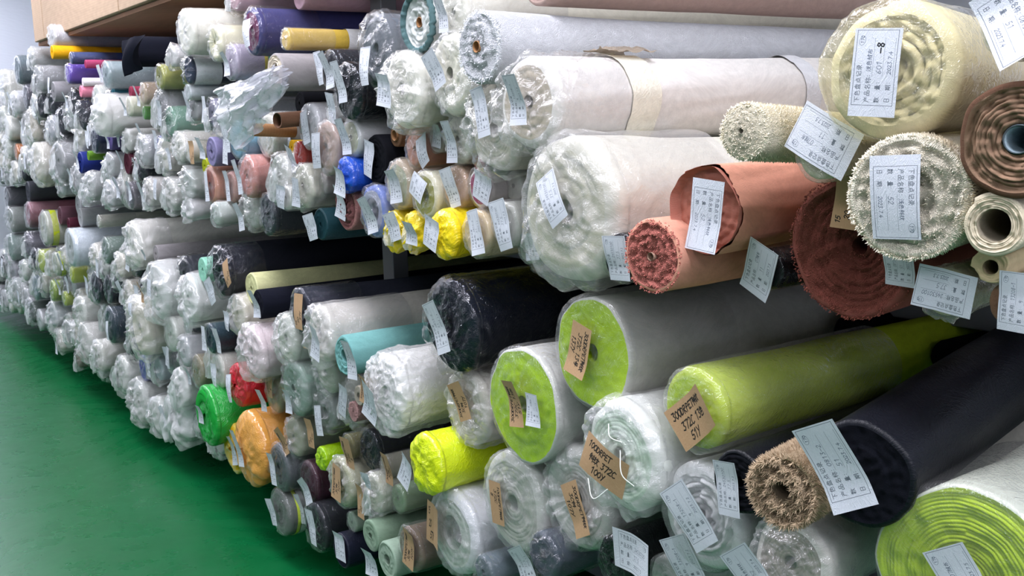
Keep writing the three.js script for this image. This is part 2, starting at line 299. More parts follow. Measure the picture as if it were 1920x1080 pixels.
// pile: short tufts over the end and the first stretch of the body, one part
function pileGeometry(r, rc, n, len, bodyLen, endX, size = 1) {
  const parts = []; const cone = new THREE.ConeGeometry(0.0013 * size, len, 3, 1).translate(0, len / 2, 0); cone.deleteAttribute('uv');
  const pos = cone.attributes.position, tot = n, out = new Float32Array(tot * pos.count * 3), nor = new Float32Array(tot * pos.count * 3), idx = [];
  const m = new THREE.Matrix4(), q = new THREE.Quaternion(), v = new THREE.Vector3(), nn = new THREE.Vector3(), up = new THREE.Vector3(0, 1, 0);
  const area = r * r - rc * rc, body = 2 * r * bodyLen, share = area / (area + body);
  for (let i = 0; i < tot; i++) {
    const th = rnd() * TAU; let d, p;
    if (rnd() < share) { const ro = Math.sqrt(rc * rc + rnd() * area); p = new THREE.Vector3(endX(ro / r, th) + 0.002, ro * Math.cos(th), ro * Math.sin(th)); d = new THREE.Vector3(-1, rr(-0.8, 0.5), rr(-0.7, 0.7)); }
    else { p = new THREE.Vector3(rnd() * bodyLen, (r - 0.002) * Math.cos(th), (r - 0.002) * Math.sin(th)); d = new THREE.Vector3(rr(-0.9, 0.4), Math.cos(th) + rr(-0.6, 0.6), Math.sin(th) + rr(-0.6, 0.6)); }
    q.setFromUnitVectors(up, d.normalize()); const s = rr(0.6, 1.25); m.compose(p, q, new THREE.Vector3(s, s, s));
    for (let k = 0; k < pos.count; k++) { v.fromBufferAttribute(pos, k).applyMatrix4(m); const w = (i * pos.count + k) * 3; out[w] = v.x; out[w + 1] = v.y; out[w + 2] = v.z; nn.fromBufferAttribute(cone.attributes.normal, k).applyQuaternion(q); nor[w] = nn.x; nor[w + 1] = nn.y; nor[w + 2] = nn.z; }
    for (let k = 0; k < cone.index.count; k++) idx.push(i * pos.count + cone.index.getX(k));
  }
  const g = new THREE.BufferGeometry(); g.setAttribute('position', new THREE.BufferAttribute(out, 3)); g.setAttribute('normal', new THREE.BufferAttribute(nor, 3)); g.setIndex(idx); return g;
}

let serial = 0;
function build(q) {
  const o = q.o, r = q.r, id = ++serial, kpx = pxPerM(q.p) * r;           // kpx: radius in pixels
  const N = kpx > 70 ? 96 : kpx > 38 ? 60 : kpx > 22 ? 40 : 28, L = o.len ?? (o.free ? 0.9 : 1.38);
  const g = thing(o.name || (o.wrap || o.filmc ? 'wrapped_fabric_roll' : 'fabric_roll'), q.label, 'fabric roll', o.group || (q.up ? 'fabric rolls on the upper shelf' : 'fabric rolls on the lower shelf'));
  const seedA = hash(id) * 50, lump = o.lump ?? (o.wrap ? 0.05 : 0.03), th0 = hash(id + 3) * TAU, step = o.step ?? 0.02;
  if (kpx < 34 && (o.wrap === 't' || o.wrap === 'b')) q.r *= 1.06;
  const rad = (th, x) => { let a = ((th - th0) % TAU + TAU) % TAU / TAU; const tp = 1 - (1 - (q.taper ?? 1)) * clamp((x - 0.02) / 0.25, 0, 1); return tp * r * (1 - step * a + lump * noise(Math.cos(th) * 0.9 + seedA, Math.sin(th) * 0.9, x * 1.5) + lump * 0.35 * noise(Math.cos(th) * 2.2 + seedA, Math.sin(th) * 2.2, x * 4)); };
  const fm = fabric(q.color, o.kind || 'weave'), em = fabric(o.ec || q.color, o.ek || (o.kind === 'pile' ? 'pile' : 'weave'));
  const rc = clamp((o.core ?? 0.16), 0.04, 0.85) * r, torn = o.torn || 0;
  const edge = (th) => torn ? torn * (0.5 + 0.5 * noise(Math.cos(th) * 1.4 + seedA, Math.sin(th) * 1.4, 3) + 0.25 * noise(Math.cos(th) * 6, Math.sin(th) * 6, seedA)) : 0;
  // body
  const NX = kpx > 70 ? 26 : kpx > 38 ? 14 : 7, soft = torn ? 0 : (o.soft ?? (o.wrap ? 0.2 : 0.1)) * r;   // rim rounding
  const rim = (x) => soft && x < soft ? 1 - (soft / r) * (1 - Math.sqrt(Math.max(0, 1 - (1 - x / soft) ** 2))) : 1;
  const xs = soft ? [0, 0.06 * soft, 0.2 * soft, 0.45 * soft, 0.75 * soft, soft] : [0, 0.004, 0.01]; const xl = xs[xs.length - 1];
  for (let i = 1; i <= NX; i++) xs.push(xl + (L - xl) * (i / NX) ** 1.7);
  mesh('fabric_body', grid(xs.length - 1, N, (u, v, i) => {
    const th = v * TAU, e = edge(th), xx = xs[i], x = e * (1 - xx / L) + xx; const ro = rad(th, xx) * rim(xx); return [x, ro * Math.cos(th), ro * Math.sin(th)];
  }, (u, v, p) => [p[0], v * TAU * r], true), fm, g);
  mesh('fabric_back', new THREE.CircleGeometry(r * 0.97, N).rotateY(Math.PI / 2).translate(L, 0, 0), em, g);
  // end: wound layers
  const layers = o.layers ?? (kpx > 70 ? 11 : kpx > 38 ? 6 : 3), NR = kpx > 38 ? layers * 5 : layers * 3, amp = (o.amp ?? (o.wrap ? 0.022 : 0.05)) * r, cone = (o.cone ?? 0) * r;
  const endX = (t, th) => {  // t = radius share
    const n = (t * r - rc) / (r - rc) * layers + th / TAU, f = n - Math.floor(n), a = hash(Math.floor(n) + id * 7), b = hash(Math.floor(n) + 1 + id * 7), w = f < 0.75 ? 0 : (f - 0.75) / 0.25;
    return -cone * (1 - t) + amp * (a + (b - a) * w - 0.5) * 0.9 + amp * 0.5 * Math.pow(Math.abs(f - 0.45) / 0.55, 3) + amp * 0.5 * noise(t * 4 * Math.cos(th) + seedA, t * 4 * Math.sin(th), 7) + (torn ? torn * 0.9 + 0.004 : 0);
  };
  mesh('fabric_end', grid(NR, N, (u, v) => {
    const th = v * TAU, R0 = rad(th, 0) * (torn ? 0.97 : rim(0)), ro = rc + (R0 - rc) * u, k = clamp((1 - u) * 12, 0, 1);
    return [u === 1 && !torn ? 0 : endX(ro / r, th) * k, ro * Math.cos(th), ro * Math.sin(th)];
  }, (u, v) => [(rc + (r - rc) * u) * 1, v * TAU * r], true), em, g);
  // inside of the winding, so that the hole has walls
  const hx = endX(rc / r, 0);
  if (o.tube) { const c = mesh('core_tube', coreGeometry(rc * 0.97), o.tube === 1 ? M.card : fabric(o.tube, 'satin'), g); c.position.x = hx - 0.006; }
  else mesh('hole_lining', grid(2, Math.max(16, N >> 1), (u, v) => { const th = v * TAU; return [endX(rc / r, th) + 0.28 * u, rc * Math.cos(th) * (1 - 0.1 * u), rc * Math.sin(th) * (1 - 0.1 * u)]; }, null, true), em, g);
  if (o.ruffle) {
    mesh('ruffled_edge', grid(10, N * 2, (u, v) => { const th = v * TAU, w = Math.sin(th * 17) * 0.5 + noise(Math.cos(th) * 6, Math.sin(th) * 6, 2), a = u * TAU, ro = r * (1.0 + 0.035 * w) + 0.09 * r * Math.cos(a), ph = 0.13 * r * Math.sin(a) + 0.03 * r * w; return [ph - 0.05 * r, ro * Math.cos(th), ro * Math.sin(th)]; }, null, true), fabric(o.ruffle, 'weave'), g);
  }
  if (o.hair) { const t = mesh('pile', pileGeometry(r, rc, o.hair, o.hairLen ?? 0.014, o.hairBody ?? 0.12, (t, th) => endX(t, th), o.hairSize ?? 1), fabric(o.ec || q.color, 'weave'), g); t.userData.kind = 'stuff'; }
  // plastic film
  let front = () => -(o.tagx ?? 0.004);
  if (o.wrap) {
    const st = o.wrap, bulge = o.bulge ?? { s: 0.05, b: 0.3, k: 0.1, t: 0.25 }[st], A = (o.crumple ?? { s: 0.07, b: 0.16, k: 0.11, t: 0.18 }[st]) * r * (kpx < 34 ? 1.6 : 1.15), Lw = o.wl ?? Math.min(L, rr(0.14, 0.3));
    const f1 = 2.3 / r, f2 = 5.5 / r, far = kpx < 34, tuck = st === 'k' ? 0.32 : 0, pl = 9 + Math.floor(hash(id + 5) * 7);
    const lead = amp + 0.003 + Math.max(0, cone);
    const creases = []; for (let i = 0, m = kpx > 38 ? 26 : 14; i < m; i++) { const v = new THREE.Vector3(rr(-0.9, 0.9), rr(-1, 1), rr(-1, 1)).normalize(); creases.push([v.x, v.y, v.z, rr(-0.9, 0.9), rr(0.3, 1) * (rnd() < 0.7 ? 1 : -0.8), rr(0.035, 0.1), rr(-1, 1), rr(0.4, 1.1)]); }
    const pitR = 1 + (o.loose ?? 0.02), x0 = Math.max(soft, 0.12 * r), h = x0 + lead + bulge * r * 0.6, ne = o.round ?? { s: 4.2, b: 2.9, k: 3.4, t: 2.8 }[st];
    const wrapAt = (t, th, x) => {
      const c = Math.cos(th), s = Math.sin(th), end = t < 1, ph = t * Math.PI / 2;
      let ro = r * pitR + 0.002, px = x + x0, wx = 0;
      if (end) { ro *= Math.pow(Math.sin(ph), 2 / ne); px = x0 - h * Math.pow(Math.max(0, Math.cos(ph)), 2 / ne); }
      const q = ro / r, X = px / r, wob = 0.12 * noise(q * c * 1.3 + seedA, q * s * 1.3, X);
      let d = 0; for (const k of creases) { const e = Math.abs(k[0] * X + k[1] * q * c + k[2] * q * s - k[3] + wob), g2 = k[6] * q * c + k[7] * X * 0.5; d += k[4] * Math.exp(-e / k[5]) * (0.5 + 0.5 * Math.cos(clamp(g2 * 1.5, -3.1, 3.1))); }
      d = A * (0.5 * d + 0.5 * noise(q * c * 1.8, q * s * 1.8 + seedA, X * 0.9) + 0.25 * noise(q * c * 5, q * s * 5, X * 2 + seedA));
      const ex = end ? Math.pow(Math.cos(ph), 0.7) : 0, er = end ? Math.sin(ph) : 1, fade = end ? 1 : 0.3 + 0.7 * Math.exp(-x / (1.6 * r));
      px -= d * ex; ro += Math.max(d, -0.02 * r) * er * fade * 0.7;
      if (end && tuck) { const g1 = Math.max(0, 1 - q * 1.15); px += tuck * r * Math.pow(g1, 1.5) + Math.sin(th * pl + 2 * noise(c * 2 + seedA, s * 2, q)) * 0.045 * r * q * (1 - q) * 4; }
      if (st === 't' || st === 'b') { const dn = Math.max(0, -c), slack = (st === 't' ? 0.3 : 0.12) * r * dn * (0.7 + 0.6 * noise(s * 3 + seedA, q, 5)); if (end) { ro += slack * q * q; px -= slack * 0.5 * q; } else ro += slack * Math.exp(-x / (0.8 * r)); }
      return [px, ro * c, ro * s];
    };
    const NE = kpx > 70 ? 42 : kpx > 38 ? 22 : kpx > 22 ? 11 : 7, NB = kpx > 70 ? 34 : kpx > 38 ? 16 : 8;
    const NW = kpx > 70 ? 160 : kpx > 38 ? 84 : kpx > 22 ? 52 : 36;
    const col = new THREE.Color(o.ec || q.color), lum = 0.3 * col.r + 0.6 * col.g + 0.1 * col.b, eff = o.filmc ? o.clear ?? 0.3 : 1 - (1 - (o.clear ?? 0.74)) * clamp(lum * 0.75, 0.008, 0.6); const fmMat = film(o.filmc || '#fafafa', eff, o.fr ?? 0.05, o.filmc ? 1.6 : 1.5 + 0.25 * Math.min(1, lum));
    const wg = grid(NE + NB, NW, (u, v, i) => { const th = v * TAU; if (i <= NE) { const t = Math.max(0.004, (i / NE) ** 1.15); return wrapAt(Math.min(t, 0.9999), th, 0); } const w = (i - NE) / NB; return wrapAt(1, th, w * w * (Lw - x0) * 0.98 + 0.004); },
      (u, v, p) => { const i = u * (NE + NB); return i <= NE ? [p[1], p[2]] : [((i - NE) / NB) ** 2 * Lw, v * TAU * r]; }, true);
    const wm = mesh('plastic_wrap', wg, fmMat, g);
    front = (y, z) => { const t = 2 / Math.PI * Math.asin(Math.pow(Math.min(0.96, Math.hypot(y, z) / (r * pitR)), ne / 2)), th = Math.atan2(z, y); return wrapAt(t, th, 0)[0]; };
    if (st === 't') { // gathered film hanging from the end
      const W = r * rr(0.9, 1.4), H = r * rr(1.0, 1.7), ph = rnd() * 9, zz = rr(-0.3, 0.3) * r, x0 = -lead - bulge * r * 0.9;
      mesh('plastic_tail', grid(kpx > 38 ? 18 : 8, kpx > 38 ? 26 : 12, (u, v) => {
        const wv = (v - 0.5) * W * (0.35 + 0.75 * Math.sin(Math.PI * (0.1 + 0.75 * u))), f = Math.sin(v * 19 + ph + u * 2) * 0.5 + noise(v * 3 + ph, u * 2, 4);
        return [x0 - 0.12 * r * Math.sin(u * 2.6) + 0.1 * r * f * (0.4 + u), 0.35 * r - u * H + 0.06 * r * noise(v * 4, u * 3, ph), zz + wv + 0.06 * r * noise(u * 3, v * 2, ph + 5)];
      }, (u, v) => [u * H, v * W]), film('#f4f6f6', 0.68, 0.1), wm);
    }
  }
  if (o.band) for (const [bx, bw, bc] of o.band) mesh('band', grid(2, N, (u, v) => { const th = v * TAU, x = bx + u * bw, ro = rad(th, x) * 1.0 + 0.012 * r + 0.0025 + (o.wrap ? 0.02 * r : 0); return [x, ro * Math.cos(th), ro * Math.sin(th)]; }, (u, v) => [u * bw, v * TAU * r], true), fabric(bc, 'satin'), g);
  // slips and cards on the end
  for (const t of q.tags) addTag(g, t, r, front);
  g.position.copy(q.p); g.position.x = q.x;
  g.rotation.set(0, THREE.MathUtils.degToRad(o.yaw ?? rr(-0.7, 0.7)), THREE.MathUtils.degToRad(o.pitch ?? rr(-0.3, 0.3)));
  return g;
}
let tagNo = 0;
function addTag(g, t, r, front, x) {
  const a = THREE.MathUtils.degToRad(t.tilt), id = ++tagNo, cu = rr(-0.006, 0.006), kink = rr(0.25, 0.8), ka = rr(-0.012, 0.004), c = Math.cos(a), s = Math.sin(a);
  const pts = (u, v) => { const w = (v - 0.5) * t.w, h = (u - 0.5) * t.h; return [t.dy + h * c - w * s, t.dz + h * s + w * c]; };
  let x0 = 0; for (const u of [0, 0.25, 0.5, 0.75, 1]) for (const v of [0, 0.5, 1]) { const [y, z] = pts(u, v); if (Math.hypot(y, z) < r * 1.05) x0 = Math.min(x0, front(y, z)); }
  x0 = (x ?? x0) - 0.003;
  const kraft = t.kind[0] === 'k', num = t.kind.slice(1);
  const mat = kraft ? KRAFTMAT[num === '' ? id % 3 + 3 : +num] : SLIPMAT[num === '' ? 1 + id % 5 : +num];
  const geo = grid(10, 6, (u, v) => { const [y, z] = pts(u, v); return [x0 - Math.abs(cu) + cu * Math.sin(u * 3.1 + v) - (u > kink ? (u - kink) * 0.025 * (ka < 0 ? 1 : -0.3) : 0), y, z]; }, (u, v) => [u, 1 - v]);
  return mesh(kraft ? 'kraft_card' : 'paper_slip', geo, mat, g);
}

// ---- upper shelf, nearest rolls
R(1668, 134, 131, '#f3ecd4', { x: -0.1, kind: 'plain', yaw: 14, layers: 7, amp: 0.16, core: 0.1, wrap: 's', crumple: 0.05, clear: 0.9, filmc: '#f8f5e4', lump: 0.03, step: 0.05, tags: [[1640, 137, 4, 'w0', 0.082, 0.148]] }, 'large cream fabric roll in clear film with a printed slip across its end');
R(1395, 246, 54, '#f8eed4', { x: -0.16, kind: 'pile', hair: 5000, hairLen: 0.005, hairBody: 0.2, core: 0.1, yaw: 8, pitch: -4, cone: 0.25, len: 0.9, free: 1 }, 'slim fuzzy cream terry roll poking out below the large cream roll');
R(1540, 300, 50, '#e6ddb8', { x: -0.1, wrap: 's', yaw: 10, tags: [[1534, 276, -62, 'w3', 0.094, 0.135]] }, 'film-wrapped cream roll whose slip hangs slanted beside the fuzzy terry roll');
R(1697, 378, 118, '#fff6e0', { x: -0.13, kind: 'pile', hair: 6000, hairLen: 0.0045, hairBody: 0.04, yaw: 12, layers: 5, amp: 0.12, core: 0.12, tags: [[1667, 378, 178, 'w1', 0.085, 0.142]] }, 'cream sherpa roll with shaggy rim and a slip on its end');
R(1602, 460, 138, '#97594f', { x: -0.02, ec: '#95564a', ek: 'pile', layers: 9, amp: 0.09, core: 0.12, cone: -0.25, hair: 5000, hairLen: 0.004, hairBody: 0.001, yaw: 4, tags: [[1583, 378, 5, 'k5', 0.06, 0.1], [1681, 500, 2, 'w4', 0.06, 0.07]] }, 'big brick red terry roll with a deep dished end');
R(1909, 262, 113, '#6e5141', { x: -0.12, layers: 9, amp: 0.12, core: 0.26, tube: '#b9cdd6', ec: '#9a7d66', lump: 0.04, yaw: 12 }, 'brown roll wound on a pale blue plastic core');
R(1847, 418, 62, '#e3d6bb', { x: -0.12, layers: 8, amp: 0.1, core: 0.5, yaw: 14, step: 0.12, len: 0.9 }, 'open cream canvas roll with layered edges and a wide hollow');
R(1862, 508, 36, '#d9c49a', { x: -0.08, core: 0.4, layers: 4, step: 0.2, yaw: 14, len: 0.8, lump: 0.08 }, 'small loose tan canvas roll under the hollow canvas roll');
R(1772, 548, 46, '#d2cba6', { x: -0.06, wrap: 'b', yaw: 8, tags: [[1768, 545, -80, 'w5', 0.074, 0.1]] }, 'small wrapped cream roll with a wide slip below the sherpa roll');
R(1893, 562, 42, '#8b6b55', { x: -0.06, yaw: 8, tags: [[1897, 560, 3, 'w2', 0.06, 0.1]] }, 'brown roll end with a long slip at the shelf edge');
R(1905, 45, 62, '#f0e7c6', { x: -0.16, wrap: 's', yaw: 12, tags: [[1890, 38, 150, 'w4', 0.085, 0.12]] }, 'cream wrapped roll with a slanted slip beside the largest cream roll');
R(1222, 481, 70, '#e5a68e', { x: -0.14, ec: '#cf8074', ek: 'pile', layers: 4, amp: 0.16, core: 0.12, tube: '#c9a58e', hair: 2600, hairLen: 0.004, hairBody: 0.001, yaw: 5, len: 0.95, free: 1, mark: 1 }, 'salmon terry roll with a clear spiral end below the torn peach roll');
R(1318, 392, 84, '#e8a68c', { x: -0.1, ec: '#cf8a78', torn: 0.016, core: 0.3, layers: 4, lump: 0.07, yaw: 5, len: 1.0, tags: [[1313, 405, 186, 'w1', 0.082, 0.15]], free: 1 }, 'peach roll with a torn ragged mouth and long slip');
R(1437, 505, 38, '#1d1d22', { x: -0.02, wrap: 's', tags: [[1421, 506, 25, 'w3', 0.08, 0.12]] }, 'black roll with a curled slip left of the brick red roll');
R(1163, 484, 46, '#1a1b20', { x: -0.1, wrap: 's', yaw: 3, free: 1, len: 0.9, tags: [[1158, 484, -3, 'w5', 0.07, 0.105]] }, 'black roll with a slip squeezed beside the spiral salmon roll');
R(897, 88, 68, '#eceef2', { x: -0.1, kind: 'pile', layers: 3, core: 0.17, tube: 1, amp: 0.09, cone: 0.1, hair: 900, hairLen: 0.005, hairBody: 0.01, len: 1.4, yaw: 1 }, 'bare white cotton roll with a dark cardboard hole');
R(990, 192, 88, '#e6e2dc', { x: -0.1, ec: '#c9beac', wrap: 'b', layers: 5, bulge: 0.16, clear: 0.75, wl: 0.19, len: 1.4, yaw: 2, tags: [[982, 187, -1, 'w2', 0.062, 0.125]], band: [[0.2, 0.085, '#e4e0cf'], [0.78, 0.06, '#d9dadb']] }, 'white wrapped roll with fluffy beige end and a marked cream band');
R(1060, 396, 140, '#dddacb', { x: -0.1, ec: '#d6d2bd', wrap: 'b', wl: 0.35, crumple: 0.08, bulge: 0.12, clear: 0.66, layers: 6, yaw: 2, tags: [[1040, 372, -32, 'w5', 0.075, 0.13]] }, 'biggest clear-bagged white roll with a slanted slip on its end');
R(925, 245, 86, '#dcd6c6', { x: -0.04, wrap: 'b', clear: 0.68, tags: [[921, 217, -11, 'w1', 0.062, 0.135]] }, 'bagged off-white roll with long slip left of the banded white roll');
R(838, 140, 76, '#e9e7d6', { x: -0.05, wrap: 'k', clear: 0.74, layers: 5, tags: [[812, 133, -22, 'w4', 0.07, 0.11]] }, 'creamy white roll in tucked clear film under the bare white roll');
R(757, 166, 72, '#e6e4d6', { x: -0.08, wrap: 'b', clear: 0.72, tags: [[736, 168, 8, 'w2', 0.085, 0.1]] }, 'bagged creamy roll with a square slip right of the shiny grey roll');
R(786, 42, 52, '#dfe3e0', { x: -0.04, layers: 4, core: 0.2, tube: 1, ruffle: '#6d8d8f', amp: 0.12, yaw: 2 }, 'white roll with a ruffled teal rim and torn cardboard core');
R(850, 22, 44, '#e4e2d2', { x: -0.02, wrap: 'b', tags: [[834, 28, 0, 'w3', 0.05, 0.1]] }, 'clear-bagged ivory roll resting above the bare white roll');
R(1010, -50, 60, '#b9a197', { x: 0.06, kind: 'weave' }, 'dusty brown bare roll lying topmost behind the white rolls');
// ---- upper shelf, middle
R(778, 278, 34, '#cf8f76', { wrap: 's', x: -0.01, tags: [[789, 282, -28, 'w', 0.062, 0.1]] }, 'salmon wrapped roll with a slanted slip below the bagged creamy roll');
R(742, 254, 22, '#7a5b45', { core: 0.5, tube: 1, x: 0.01 }, 'small brown roll with an open cardboard core under the bagged creamy roll');
R(815, 258, 26, '#c8c8c4', { wrap: 's', x: 0.01, tags: [[811, 252, 10, 'w', 0.05, 0.075]] }, 'small pale grey roll with slip wedged beside the salmon wrapped roll');
R(857, 262, 46, '#e2e0cf', { wrap: 'k', x: -0.02, tags: [[845, 266, -2, 'w', 0.055, 0.125]] }, 'creamy tucked-film roll with a narrow upright slip');
R(745, 346, 46, '#e8d3b8', { wrap: 's', x: -0.02, ec: '#d8dcb9', tags: [[737, 350, -8, 'w', 0.075, 0.11]] }, 'peach-white roll with a slip wrapped round its end above the yellow bags');
R(796, 366, 46, '#e4e0c4', { wrap: 's', x: -0.04, ec: '#a8a63c', core: 0.3, layers: 5, tags: [[780, 352, 28, 'w', 0.08, 0.075]] }, 'cream roll with an olive yellow wound end');
R(852, 352, 42, '#dcb493', { wrap: 's', x: -0.02, tags: [[846, 352, -13, 'w', 0.062, 0.12]] }, 'peach roll with a long slip between olive-ended and pink-lined rolls');
R(906, 350, 44, '#e0d6d6', { wrap: 's', x: -0.03, ec: '#b34a72', core: 0.3, tags: [[906, 350, 20, 'w', 0.085, 0.085]] }, 'white roll with a magenta pink lining and square slip');
R(957, 348, 32, '#dcdad2', { wrap: 's', x: 0.02 }, 'plain white wrapped roll tucked against the biggest bagged roll');
R(900, 312, 18, '#b06a72', { x: 0.0, core: 0.3 }, 'small rose pink roll above the magenta-lined roll');
R(735, 425, 33, '#f3e36a', { wrap: 't', filmc: '#ffe427', clear: 0.2, x: -0.02, tags: [[734, 421, -14, 'w', 0.075, 0.095]] }, 'first yellow-bagged roll, next to the periwinkle blue roll');
R(775, 432, 32, '#f3e36a', { wrap: 't', filmc: '#ffe427', clear: 0.2, x: -0.03, tags: [[775, 437, 4, 'w', 0.07, 0.075]] }, 'middle yellow-bagged roll, squeezed between two others');
R(832, 437, 43, '#f3e36a', { wrap: 'b', filmc: '#ffe31e', clear: 0.15, x: -0.06, crumple: 0.07, tags: [[812, 437, 18, 'w', 0.08, 0.1]] }, 'largest yellow-bagged roll with a diamond slip');
R(892, 432, 45, '#dfc79a', { wrap: 's', x: -0.05, tags: [[887, 430, -13, 'w', 0.066, 0.13]] }, 'peach cream roll with a tall slip right of the largest yellow bag');
R(951, 432, 48, '#cfd0c6', { wrap: 's', x: -0.05, tags: [[945, 433, -15, 'w', 0.07, 0.14]] }, 'grey-white roll with a tall slip left of the biggest bagged roll');
R(985, 462, 30, '#d0cdc0', { wrap: 's', x: -0.02, tags: [[985, 458, -8, 'w', 0.06, 0.075]] }, 'small white roll with slip low beside the biggest bagged roll');
R(1003, 492, 16, '#8b7a66', { x: 0.0, wrap: 's', core: 0.4 }, 'little brown wrapped tube under the biggest bagged roll');
R(704, 392, 52, '#6f86cf', { wrap: 's', x: -0.03, core: 0.5, ec: '#a9b0c4', layers: 3, tags: [[699, 400, -14, 'w', 0.07, 0.125]] }, 'periwinkle blue roll with hollow end left of the yellow bags');
R(648, 388, 44, '#c08a85', { kind: 'pile', ec: '#a8706f', x: -0.03, layers: 4, amp: 0.16, tags: [[633, 380, 14, 'w', 0.075, 0.12]] }, 'dusty pink towelling roll with folded end above the dark teal roll');
R(651, 322, 31, '#1f56c8', { wrap: 'b', crumple: 0.08, filmc: '#2458cc', clear: 0.25, x: -0.05, tags: [[639, 336, 12, 'w', 0.08, 0.1]] }, 'bright blue bagged roll with slip above the pink towelling');
R(697, 300, 48, '#18191e', { x: -0.01, core: 0.08, tags: [[680, 298, 14, 'w', 0.065, 0.125]] }, 'flat black roll with a slanted slip right of the bright blue bag');
R(662, 254, 40, '#c9cbcd', { wrap: 's', x: -0.03, ec: '#bfc2a4', tags: [[648, 252, -4, 'w', 0.066, 0.125]] }, 'light grey roll with slip under the black wrapped roll');
R(611, 276, 50, '#b79f94', { x: -0.03, wrap: 's', ec: '#c3a79b', tags: [[590, 282, -3, 'w', 0.07, 0.13]] }, 'taupe roll with slip left of the light grey roll');
R(655, 188, 55, '#22252c', { wrap: 's', x: -0.05, clear: 0.86, tags: [[641, 168, -4, 'w', 0.06, 0.14]] }, 'black shiny wrapped roll with a tall slip under the shiny grey roll');
R(618, 130, 36, '#33363c', { wrap: 's', x: -0.01, clear: 0.85, tags: [[612, 132, -8, 'w', 0.062, 0.13], [598, 128, -5, 'w', 0.05, 0.12]] }, 'dark roll with two overlapping slips right of the grey suede roll');
R(628, 205, 26, '#d5d5d2', { wrap: 't', x: 0, tags: [[622, 205, 8, 'w', 0.06, 0.11]] }, 'clear-bagged white roll with hanging slip under the two-slip roll');
R(700, 105, 66, '#6e747c', { wrap: 'b', x: -0.02, clear: 0.7, crumple: 0.09, tags: [[690, 138, -2, 'w', 0.062, 0.125]] }, 'shiny grey roll in crackled film left of the teal-rimmed roll');
R(600, 421, 30, '#1f4148', { x: -0.04, kind: 'satin', tags: [[581, 426, -12, 'w', 0.085, 0.1]] }, 'dark teal roll with a dangling slip at the bottom edge of the upper shelf');
R(572, 350, 46, '#dcdac8', { wrap: 'b', x: -0.04, tags: [[565, 362, 4, 'w', 0.07, 0.11]] }, 'bagged cream roll with slip above the dark teal roll');
R(560, 290, 24, '#b53a30', { wrap: 's', x: -0.01, clear: 0.8, tags: [[543, 298, 16, 'w', 0.075, 0.1]] }, 'red roll with a white slip left of the taupe roll');
R(548, 280, 15, '#c79a22', { x: 0.02 }, 'mustard roll peeking out above the red roll');
R(523, 320, 42, '#d9dbd4', { wrap: 't', x: -0.04 }, 'loose clear-bagged white roll left of the red roll');
R(538, 368, 26, '#e8e8e0', { wrap: 's', x: -0.06, tags: [[526, 366, 5, 'w', 0.075, 0.09]] }, 'small white roll with slip at the lower edge right of the salmon rolls');
R(600, 345, 24, '#d5c9c6', { wrap: 't', x: 0.0 }, 'small pale pink bagged roll under the taupe roll');
R(516, 136, 38, '#a29d9d', { x: -0.1, ec: '#d8cdb8', layers: 5, core: 0.45, amp: 0.1, kind: 'weave', step: 0.12, len: 0.9, yaw: 2 }, 'grey suede roll with cream spiral lining and a loose flap');
R(535, 73, 20, '#e0bd52', { wrap: 's', x: -0.04, clear: 0.8, band: [[0.2, 0.12, '#e6e6e4']] }, 'golden yellow wrapped roll with a white paper band');
R(472, 58, 44, '#4a4a7c', { wrap: 's', x: -0.03, clear: 0.84, ec: '#7c3d63', tags: [[464, 62, -6, 'w', 0.066, 0.11]] }, 'deep violet wrapped roll with a plum end near the top');
R(438, -4, 24, '#c9a6b0', { wrap: 't', x: 0.0 }, 'dusty pink wrapped roll lying topmost over the violet roll');
R(560, -8, 26, '#c7a5b2', { x: 0.1, kind: 'satin' }, 'mauve pink bare roll at the top beside the steel post');
R(563, 200, 22, '#17181c', { x: 0.06 }, 'matte black roll behind the cardboard tubes');
R(568, 232, 26, '#17181c', { x: 0.06, tags: [[530, 248, -18, 'w', 0.06, 0.09]] }, 'matte black roll with slip behind the long cardboard tube');
R(443, 262, 36, '#7fb2cc', { x: -0.04, kind: 'satin', wrap: 's', clear: 0.8, fr: 0.2, tags: [[424, 258, -2, 'w', 0.06, 0.13]] }, 'sky blue roll with a gathered end and slip');
R(395, 347, 36, '#d79a83', { x: -0.03, wrap: 's', ec: '#b06a5a', tags: [[386, 350, -4, 'w', 0.05, 0.14]] }, 'first salmon roll with a side slip, left of the plain salmon roll');
R(463, 332, 41, '#d9938a', { x: -0.04, wrap: 's', clear: 0.8, tags: [[445, 332, -6, 'w', 0.05, 0.15]] }, 'plain salmon pink roll with a glossy film and long slip');
R(428, 352, 30, '#d6a59b', { x: 0.0, wrap: 's', tags: [[420, 350, -3, 'w', 0.05, 0.14]] }, 'pale salmon roll squeezed between the other two salmon rolls');
R(405, 397, 22, '#b8c3bb', { x: -0.05, wrap: 'b', clear: 0.6 }, 'grey-green bagged roll at the bottom under the salmon rolls');
R(347, 60, 43, '#edecdf', { x: -0.08, wrap: 's', clear: 0.8, layers: 4 }, 'thick ivory roll standing out below the wooden top shelf');
R(402, 80, 33, '#ece8c6', { x: -0.05, wrap: 'k', clear: 0.76 }, 'pale yellow roll right of the thick ivory roll');
R(432, 116, 33, '#a8a0b4', { x: -0.04, kind: 'satin', wrap: 's', band: [[0.1, 0.012, '#d9c83e'], [0.115, 0.03, '#2fa84c']], tags: [[421, 120, -3, 'w', 0.06, 0.1]] }, 'lavender grey roll with a green and yellow stripe round it');
R(352, 132, 25, '#39435a', { x: -0.05, wrap: 'b', clear: 0.66, band: [[0.015, 0.1, '#e4e8ec']] }, 'navy roll with a white paper sleeve under the thick ivory roll');
R(352, 173, 15, '#bcc6c9', { x: -0.05, kind: 'satin', wrap: 's' }, 'slim pale grey satin roll under the navy sleeved roll');
